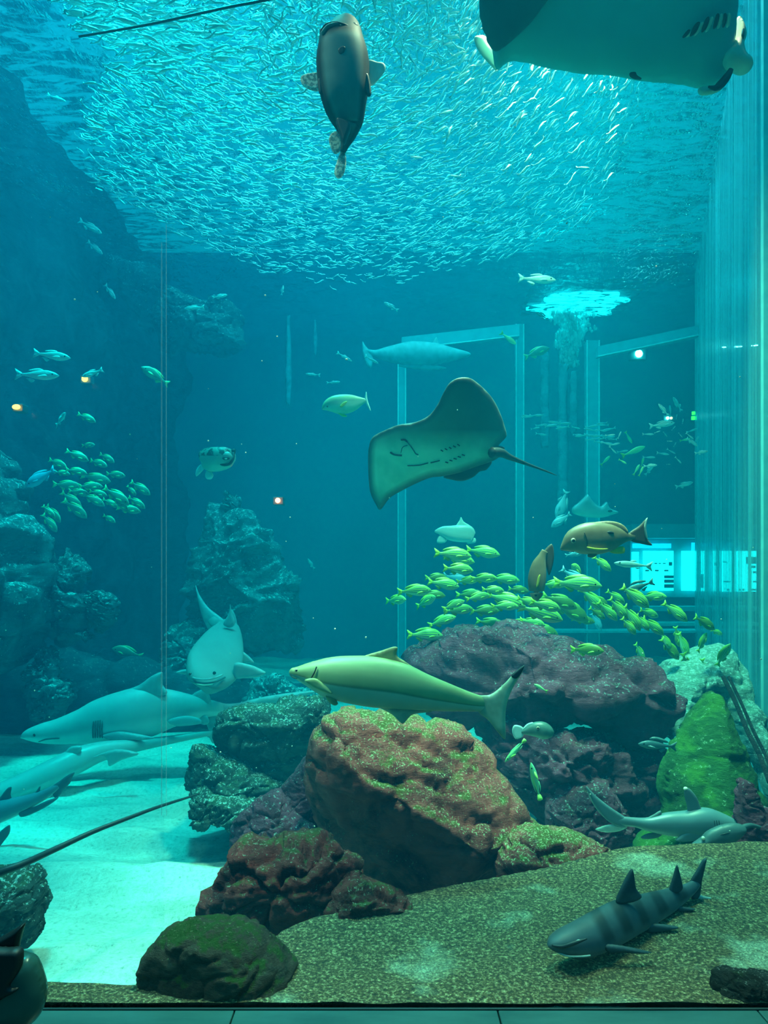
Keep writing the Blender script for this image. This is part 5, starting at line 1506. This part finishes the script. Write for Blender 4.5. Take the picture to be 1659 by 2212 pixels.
# --- single fish
for (K, nm, x, y, Y, l, a, yw, lab) in [
        (K_SIL, 'silver_fish', 112, 768, 5.6, 82, -8, 0, 'upper of two silver fish at the left, facing right'),
        (K_SIL, 'silver_fish', 80, 810, 5.5, 96, -2, 0, 'lower of two silver fish at the left, facing right'),
        (K_SIL, 'silver_fish', 200, 806, 5.6, 42, 215, 35, 'silver fish turned towards the orange light'),
        (K_LFT, 'dim_fish', 335, 812, 6.5, 58, 150, 30, 'dim rounded fish beside the glass joint'),
        (K_SIL, 'silver_fish', 131, 906, 6.0, 44, 30, 40, 'small pale fish with spread fins above the left school'),
        (K_LFT, 'dim_fish', 187, 903, 6.4, 44, -25, 0, 'small dim fish right of the pale fish with spread fins'),
        (K_BLU, 'blue_fish', 88, 1032, 6.0, 74, 212, 0, 'blue fish at the left side of the dim green school'),
        (K_SIL, 'silver_fish', 1160, 603, 5.6, 82, -3, 0, 'greenish silver fish near the surface, above the lit patch of water'),
        (K_SIL, 'silver_fish', 420, 665, 7.0, 44, 185, 0, 'green-silver fish below the sardines, above the hanging rock ledge'),
        (K_SIL, 'silver_fish', 475, 640, 7.2, 34, 10, 0, 'small silver fish up and right of the hanging rock ledge'),
        (K_FYG, 'yellow_fish', 1098, 731, 6.2, 44, -45, 20, 'yellow-green fish just left of the right-hand column top'),
        (K_LFT, 'dim_fish', 1160, 762, 7.5, 58, 20, 0, 'long dim fish beside the bubble curtain'),
        (K_DRK, 'dim_fish', 1170, 682, 8, 32, 150, 0, 'dark little fish at the edge of the lit patch of surface'),
        (K_SIL, 'silver_fish', 845, 662, 8, 36, 150, 0, 'dim silver fish high above the stingray'),
        (K_SLM, 'slender_fish', 744, 771, 7.2, 38, -30, 0, 'thin pale fish above the silver trevally'),
        (K_SLM, 'slender_fish', 803, 777, 7.2, 34, -30, 0, 'thin pale fish overlapping the tail of the distant shark'),
        (K_SLM, 'slender_fish', 676, 809, 8.0, 32, 175, 0, 'faint thin fish above and left of the silver trevally'),
        (K_SLM, 'slender_fish', 720, 826, 8.0, 30, 5, 0, 'faint thin fish directly above the silver trevally'),
        (K_SLM, 'slender_fish', 1368, 1220, 5.0, 84, 175, 0, 'slender grey fish below the large brown snapper'),
        (K_BLU, 'blue_fish', 985, 1250, 6.0, 60, -15, 0, 'blue fish behind the upper part of the striped school'),
        (K_BLU, 'blue_fish', 1288, 1343, 6.2, 44, -60, 0, 'pale blue fish behind the middle of the striped school'),
        (K_BLU, 'blue_fish', 1240, 1197, 5.2, 40, 10, 0, 'blue fish partly hidden under the chin of the large brown snapper'),
        (K_BLU, 'blue_fish', 1240, 1248, 4.6, 70, -35, 0, 'blue-green fish behind the upper right of the striped school'),
        (K_DRK, 'dark_fish', 1380, 1268, 4.8, 70, 200, 0, 'dark round-tailed fish in front of the lit far window'),
        (K_BLU, 'blue_fish', 1213, 1090, 6.4, 66, 250, 0, 'upper of two pale blue fish left of the little ray'),
        (K_BLU, 'blue_fish', 1212, 1124, 6.2, 52, 215, 0, 'lower of two pale blue fish left of the little ray'),
        (K_WRS, 'wrasse', 1113, 1622, 3.5, 66, 228, 0, 'bright green wrasse nosing down beside the big boulder'),
        (K_WRS, 'wrasse', 1157, 1688, 3.6, 84, 104, 0, 'olive slender fish standing head up beside the big boulder'),
        (K_FYG, 'yellow_fish', 1168, 1486, 3.9, 34, 150, 0, 'tiny yellow-tailed fish against the purple slab'),
        (K_DRK, 'dim_fish', 1420, 1610, 3.9, 84, 176, 0, 'blurred grey-blue fish at the right end under the purple slab'),
        (K_SIL, 'silver_fish', 1478, 1047, 6.5, 40, 15, 0, 'lone small silver fish below the far right school'),
        (K_SIL, 'silver_fish', 672, 1218, 9.0, 26, 120, 30, 'faint pale fish in open water left of the striped school'),
        (K_SIL, 'silver_fish', 610, 627, 8.5, 22, 80, 0, 'tiny greenish fish hanging below the sardines'),
        (K_SIL, 'silver_fish', 195, 490, 7.6, 58, -30, 0, 'pale blue fish below the left edge of the sardine school'),
        (K_SIL, 'silver_fish', 238, 630, 8.2, 40, -55, 0, 'dim pale fish along the sloping cliff edge'),
        (K_SIL, 'silver_fish', 205, 535, 8.2, 44, -40, 0, 'dim pale fish above the sloping cliff edge'),
        (K_SLM, 'slender_fish', 122, 212, 6.0, 44, -20, 0, 'small bright fish alone left of the sardine school'),
        (K_LFT, 'dim_fish', 275, 1410, 8.2, 70, 165, 0, 'faint large fish in the dark water above the grey shark')]:
    place(K, nm, x, y, Y, l, a, lab, yaw=yw)
# --- small fish far right
G4 = 'thin fish in a horizontal band behind the right-hand columns'
for i in range(30):
    x = rs.uniform(1125, 1325); y = 905 + (x - 1125) * 0.12 + rs.uniform(-18, 30)
    place(K_FAR, 'small_fish', x, y, 7.2 + rs.uniform(0, 1), rs.uniform(18, 32), rs.choice((0, 180)) + rs.uniform(-12, 12), 'thin pale fish in the horizontal band crossing the right-hand columns', group=G4)
G5 = 'small fish in the far right school'
pts5 = [(1433, 885, 34, 130), (1448, 888, 26, 95), (1463, 873, 36, 120), (1430, 917, 56, 8), (1358, 945, 30, -60), (1368, 975, 56, 22), (1400, 938, 26, 0), (1420, 933, 14, 20), (1437, 938, 14, -50), (1324, 972, 22, -45), (1345, 997, 20, -30), (1308, 995, 30, 45), (1402, 988, 28, 0), (1432, 980, 28, -8),
        (1405, 1006, 30, 5), (1388, 998, 24, 75), (1375, 1015, 28, 60), (1385, 1018, 24, 65), (1403, 1015, 30, 50), (1450, 975, 22, -30), (1465, 994, 20, -45), (1515, 977, 30, 10), (1495, 930, 26, 20), (1480, 950, 24, 10), (1495, 955, 30, -35), (1505, 950, 20, 60), (1455, 925, 14, 50), (1470, 940, 14, -50),
        (1447, 953, 12, 0), (1458, 960, 12, 60), (1327, 960, 26, 12), (1318, 940, 22, 5), (1300, 930, 22, -5), (1462, 900, 12, 80), (1475, 910, 12, 80), (1490, 942, 22, -40), (1444, 1003, 10, 0), (1310, 958, 24, -15), (1338, 940, 18, 65), (1345, 975, 26, 8)]
for i, (x, y, l, a) in enumerate(pts5):
    place(K_FYG if i in (4, 5, 10, 11, 15, 16, 17, 23) else K_SIL if l > 28 else K_FAR, 'small_fish', x, y, 6.0 + 0.8 * ((i * 5) % 7) / 7, l, a, 'small pale or yellow-green fish in the loose school before the dark right-hand window', group=G5)

# ------------------------------------------------------------------ medium animals
# trevally
Y0 = 5.0
m_tre = fish_mat('trevally_skin', [(0.0, (0.30, 0.62, 0.40)), (0.35, (0.5, 0.75, 0.6)), (0.6, (0.22, 0.45, 0.35)), (0.85, (0.45, 0.62, 0.35)), (1.0, (0.6, 0.72, 0.35))], rough=0.35, var=0.25, scale=10)
r = empty('trevally', P(745, 872, Y0), 'green-silver trevally with yellow fins facing left, left of the stingray', 'fish')
loft('body', [(696, 884, 2, 2, 2, 0), (706, 878, 12, 11, 7, 0), (722, 873, 18, 20, 11, 0), (742, 872, 20, 23, 12, 0), (763, 869, 16, 19, 9, 0), (780, 866, 8, 10, 5, 0), (792, 865, 3, 3, 2, 0)], Y0, m_tre, r, n=20)
slab('tail_fin', [(788, 862), (790, 848), (792, 848), (794, 864), (801, 886), (797, 884), (789, 869)], Y0, m_silf, r, R=3, thick=0.008)
slab('pectoral_fin', [(734, 877), (742, 869), (750, 867), (745, 875), (738, 880)], Y0 - 0.045, m_yel, r, R=2, thick=0.006)
slab('pelvic_fin', [(730, 892), (742, 894), (750, 899), (740, 900)], Y0 - 0.01, m_yfin, r, R=2, thick=0.006)
ball('eye', P(707, 878, Y0 - 0.022), 0.006, m_eye, r, seg=8)
# pufferfish
Y0 = 5.0
m_puf, n, bs = new_mat('puffer_skin')
at = n.nodes.new('ShaderNodeAttribute'); at.attribute_name = 'pt'
sp_ = n.nodes.new('ShaderNodeSeparateXYZ'); n.links.new(at.outputs['Vector'], sp_.inputs[0])
t = noise_tex(n, 26, detail=2)
top = ramp(n, t.outputs['Fac'], [(0.48, (0.02, 0.05, 0.05)), (0.56, (0.22, 0.38, 0.33))])
vf = ramp(n, sp_.outputs[1], [(0.0, (0, 0, 0)), (0.12, (1, 1, 1))])
n.links.new(mix(n, vf, (0.30, 0.52, 0.45), top), bs.inputs['Base Color']); bs.inputs['Roughness'].default_value = 0.4
r = empty('pufferfish', P(468, 992, Y0), 'spotted pufferfish facing the camera, dark ring round its snout, above the rock outcrop', 'fish')
loft('body', [(432, 990, 8, 8, 8, 0.05), (438, 989, 18, 20, 18, 0.04), (452, 990, 23, 28, 24, 0), (470, 990, 24, 28, 26, -0.03), (488, 989, 23, 24, 24, -0.04), (500, 988, 18, 17, 18, -0.03), (508, 988, 8, 8, 8, 0)], Y0, m_puf, r, n=22)
ball('snout', P(488, 988, Y0 - 0.085), 0.045, flat_mat('puffer_snout', (0.28, 0.42, 0.38), 0.4), r, (1, 0.75, 0.9))
tube_px('snout_ring', [(470, 976, 0.03), (470, 992, 0.0), (478, 1003, -0.01), (494, 1003, -0.01), (503, 992, 0), (504, 978, 0.03)], Y0 - 0.085, 0.009, m_dark, r)
tube_px('cheek_stripe', [(457, 975, 0.02), (457, 992, 0.0), (461, 1001, 0)], Y0 - 0.070, 0.008, m_dark, r)
ball('mouth', P(488, 990, Y0 - 0.116), 0.020, m_dark, r, (1.3, 0.4, 0.6), seg=12)
ball('teeth', P(488, 991, Y0 - 0.124), 0.008, m_cream, r, (1.2, 0.4, 0.6), seg=8)
ball('eye', P(464, 973, Y0 - 0.05), 0.018, m_dark, r, seg=12); ball('eye', P(505, 975, Y0 - 0.04), 0.018, m_dark, r, (.8, 1, 1), seg=12)
slab('pectoral_fin', [(440, 1001), (442, 1011), (433, 1022), (424, 1029), (423, 1018), (430, 1006)], Y0 + 0.02, m_silf, r, R=4, thick=0.008)
slab('anal_fin', [(447, 1016), (455, 1017), (461, 1026), (456, 1035), (446, 1034), (443, 1025)], Y0 + 0.02, m_silf, r, R=5, thick=0.02)
# small pufferfish by the boulder
m_gry = fish_mat('grey_green_skin', [(0.0, (0.3, 0.42, 0.30)), (0.4, (0.10, 0.22, 0.20)), (1.0, (0.08, 0.18, 0.17))], var=0.3)
Y0 = 3.8
r = empty('pufferfish', P(1165, 1580, Y0), 'small grey-green puffer with a large eye under the purple slab', 'fish')
loft('body', [(1126, 1582, 3, 3, 3, 0), (1138, 1580, 10, 8, 8, 0), (1155, 1577, 17, 15, 13, 0), (1172, 1577, 18, 20, 15, 0), (1186, 1582, 13, 16, 12, 0), (1194, 1586, 6, 8, 6, 0)], Y0, m_gry, r, n=16)
slab('tail_fin', [(1130, 1572), (1112, 1566), (1106, 1580), (1114, 1596), (1130, 1590)], Y0, m_silf, r, R=4, thick=0.006)
slab('dorsal_fin', [(1130, 1575), (1138, 1564), (1150, 1560), (1152, 1566)], Y0, m_silf, r, R=3, thick=0.006)
eye(r, 1162, 1573, Y0, 0.009, 0.032)
# grey fish above the striped school
Y0 = 6.0
r = empty('grey_fish', P(985, 1148, Y0), 'pale blue-grey fish with tall dorsal fin just above the striped school', 'fish')
loft('body', [(939, 1148, 2, 2, 2, 0), (955, 1148, 11, 10, 6, 0), (975, 1152, 17, 16, 9, 0), (995, 1155, 22, 16, 10, 0), (1012, 1158, 22, 14, 8, 0), (1022, 1162, 12, 10, 5, 0)], Y0, m_sil, r, n=16)
slab('dorsal_fin', [(985, 1138), (992, 1125), (996, 1117), (1002, 1127), (1018, 1138), (1022, 1155), (1005, 1140)], Y0, m_silf, r, R=5, thick=0.01)
slab('tail_fin', [(1012, 1165), (1026, 1162), (1027, 1172), (1010, 1174)], Y0, m_silf, r, R=4, thick=0.01)
slab('pelvic_fin', [(950, 1156), (965, 1162), (962, 1172), (944, 1172)], Y0, m_silf, r, R=4, thick=0.01)
# small ray on the right
Y0 = 7.0
r = empty('eagle_ray', P(1290, 1100, Y0), 'small pale-snouted ray gliding right above the large brown snapper', 'ray')
slab('body', [(1240, 1110), (1236, 1098), (1250, 1085), (1264, 1072), (1270, 1068), (1280, 1082), (1296, 1094), (1310, 1084), (1318, 1098), (1336, 1106), (1322, 1112), (1300, 1118), (1265, 1117)], Y0, m_sil, r, R=14, thick=0.05)
ball('eye', P(1318, 1104, Y0 - 0.05), 0.016, m_eye, r, (1.4, .6, .8), seg=10)
# distant shark
Y0 = 10.2
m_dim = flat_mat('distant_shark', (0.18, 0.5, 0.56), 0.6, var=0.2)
r = empty('shark', P(900, 765, Y0), 'faint distant shark facing right just below the surface, above the stingray', 'shark')
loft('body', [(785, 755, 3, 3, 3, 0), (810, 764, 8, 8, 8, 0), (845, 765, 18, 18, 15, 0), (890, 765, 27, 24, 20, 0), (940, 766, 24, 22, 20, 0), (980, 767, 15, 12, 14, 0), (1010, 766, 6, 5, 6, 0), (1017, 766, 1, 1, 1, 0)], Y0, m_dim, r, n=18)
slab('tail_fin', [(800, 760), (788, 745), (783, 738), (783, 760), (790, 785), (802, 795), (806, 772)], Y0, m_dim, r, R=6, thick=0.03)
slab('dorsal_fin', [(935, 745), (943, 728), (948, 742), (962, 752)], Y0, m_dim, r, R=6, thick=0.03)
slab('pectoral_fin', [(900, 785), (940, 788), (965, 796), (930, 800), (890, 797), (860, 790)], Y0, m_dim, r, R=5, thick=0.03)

# ------------------------------------------------------------------ sardines
m_sard = fish_mat('sardine_skin', [(0.0, (0.95, 1.0, 0.98)), (0.55, (0.85, 0.98, 0.96)), (0.75, (0.35, 0.62, 0.65)), (1.0, (0.25, 0.5, 0.55))], rough=0.22, var=0.1, spec=0.8)
SV = [(0.5, 0, 0), (0.28, 0.045, 0), (0.28, 0, 0.065), (0.28, -0.045, 0), (0.28, 0, -0.07), (-0.02, 0.05, 0), (-0.02, 0, 0.075), (-0.02, -0.05, 0), (-0.02, 0, -0.085), (-0.32, 0.012, 0), (-0.32, 0, 0.025), (-0.32, -0.012, 0), (-0.32, 0, -0.025),
      (-0.5, 0.0, 0.09), (-0.5, 0.0, -0.09), (-0.44, 0.0, 0)]
SF = [(0, 1, 2), (0, 2, 3), (0, 3, 4), (0, 4, 1), (1, 5, 6, 2), (2, 6, 7, 3), (3, 7, 8, 4), (4, 8, 5, 1), (5, 9, 10, 6), (6, 10, 11, 7), (7, 11, 12, 8), (8, 12, 9, 5), (9, 15, 13, 10), (10, 13, 15, 11), (11, 15, 14, 12), (12, 14, 15, 9)]
SA = [(0, 0, 0)] + [(0.3, a, 0) for a in (0, 1, 0, -1)] + [(0.5, a, 0) for a in (0, 1, 0, -1)] + [(0.85, a, 0) for a in (0, 1, 0, -1)] + [(1, 0, 0)] * 3
sme = []
for bend in (-0.10, 0.0, 0.10):
    me = bpy.data.meshes.new('sardine')
    me.from_pydata([(x, y + bend * math.cos((x + .1) * 4.5), z + 0.6 * abs(bend) * math.sin(x * 6)) for x, y, z in SV], [], SF)
    me.materials.append(m_sard)
    me.polygons.foreach_set('use_smooth', [True] * len(me.polygons))
    at = me.attributes.new('pt', 'FLOAT_VECTOR', 'POINT'); at.data.foreach_set('vector', np.array(SA, dtype=np.float32).ravel())
    sme.append(me)
left_b = [(0, 120), (60, 160), (120, 250), (200, 185), (300, 175), (400, 190), (460, 300), (520, 400), (560, 520), (640, 660)]
right_b = [(0, 1060), (100, 1280), (160, 1380), (250, 1380), (350, 1340), (450, 1300), (500, 1240), (560, 1100), (600, 900), (640, 780)]
def lim(tab, y): return float(np.interp(y, [a for a, b in tab], [b for a, b in tab]))
rs = random.Random(21)
cand = []
while len(cand) < 6500:
    py = rs.uniform(-60, 625)
    px = rs.uniform(90, 1400)
    yy = max(py, 0)
    l, rt = lim(left_b, yy), lim(right_b, yy)
    if px < l + rs.uniform(-10, 30) or px > rt + rs.uniform(-30, 10): continue
    if py > 540 and rs.random() < (py - 540) / 95: continue
    if px > 1150 and rs.random() < 0.35: continue
    ymax = (SURF - 0.12 - EYE) * F / max(HZ - py, 1)
    Y = min(ymax, 9.4) - abs(rs.gauss(0, 1.0)) - 0.05
    if Y < 3.9: Y = rs.uniform(3.9, min(ymax, 6) - 0.05)
    dx, dy = px - 760, py + 120
    # swirl round a point above the middle of the school
    ang = math.degrees(math.atan2(dx, dy * 1.0)) * (0.55 if dx < 0 else 0.9)
    rnd_ = 55 if py < 160 and 560 < px < 1000 else 14
    a = ang + rs.gauss(0, rnd_) + (0 if rs.random() < 0.8 else 180)
    if px < 560 and py < 160: a = -6 + rs.gauss(0, 8)
    L = rs.uniform(0.085, 0.13) * (1.25 if px < 400 and py < 150 else 1)
    cand.append((Y, px, py, a, L, rs.uniform(-35, 35), rs.choice((0, 1, 2)), rs.uniform(-25, 25)))
cand.sort()
for (Y, px, py, a, L, yaw, b, roll) in cand[:300]:
    o = bpy.data.objects.new('sardine', sme[b])
    COL.objects.link(o)
    o.matrix_world = Matrix.Translation(P(px, py, Y)) @ heading(a, yaw, roll) @ Matrix.Diagonal((L, L, L, 1))
    tag(o, 'shining little sardine in the great school under the surface', 'sardine', 'sardines nearest the glass in the great school')
nb = len(SV)
base = [np.array([v.co[:] for v in me.vertices]) for me in sme]
AV, AF, AA = [], [], []
for k, (Y, px, py, a, L, yaw, b, roll) in enumerate(cand[300:]):
    M = np.array(Matrix.Translation(P(px, py, Y)) @ heading(a, yaw, roll) @ Matrix.Diagonal((L, L, L, 1)))
    AV.append(base[b] @ M[:3, :3].T + M[:3, 3])
    AF += [tuple(i + k * nb for i in f) for f in SF]
    AA += SA
o = link_mesh('sardine_school', np.concatenate(AV).tolist(), AF, m_sard, None, attr=AA)
tag(o, 'thousands of shimmering sardines filling the water under the surface', 'sardines', kind='stuff')

# drifting specks
rs = random.Random(3)
bmx = bmesh.new()
for i in range(70):
    bmesh.ops.create_icosphere(bmx, subdivisions=1, radius=rs.uniform(0.002, 0.0045), matrix=Matrix.Translation(P(rs.uniform(0, 1659), rs.uniform(450, 1900), rs.uniform(2.6, 4.6))))
me = bpy.data.meshes.new('floating_specks'); bmx.to_mesh(me); bmx.free(); me.materials.append(m_cream)
o = bpy.data.objects.new('floating_specks', me); COL.objects.link(o)
tag(o, 'tiny pale specks drifting in the water', 'particles', kind='stuff')

# small pieces belong to the part they sit on
SUB = {'pupil': 'eye', 'tail_tip': 'tail_fin', 'tail_edge': 'tail_fin', 'teeth': 'mouth', 'snout_ring': 'snout', 'printed_mark': 'lit_face', 'upper_lip': 'mouth', 'gill_plate': 'body', 'side_spot': 'body', 'chin_spot': 'body',
       'nostril': 'body', 'mouth_fold': 'body', 'belly_crease': 'body', 'head_stripe': 'body', 'cheek_stripe': 'body', 'body_crease': 'body', 'dark_mark': 'body', 'gill_slit': 'body', 'gill_opening': 'body', 'edge_strip': 'shaft', 'fin_tip': 'dorsal_fin', 'lip': 'mouth'}
for r in [o for o in COL.objects if o.parent is None and o.type == 'EMPTY']:
    kids = list(r.children)
    by = {}
    for k in kids: by.setdefault(k.name.split('.')[0], []).append(k)
    for k in kids:
        t = by.get(SUB.get(k.name.split('.')[0], ''))
        if t:
            t = t[0]
            k.parent = t
            k.location = k.location - t.location
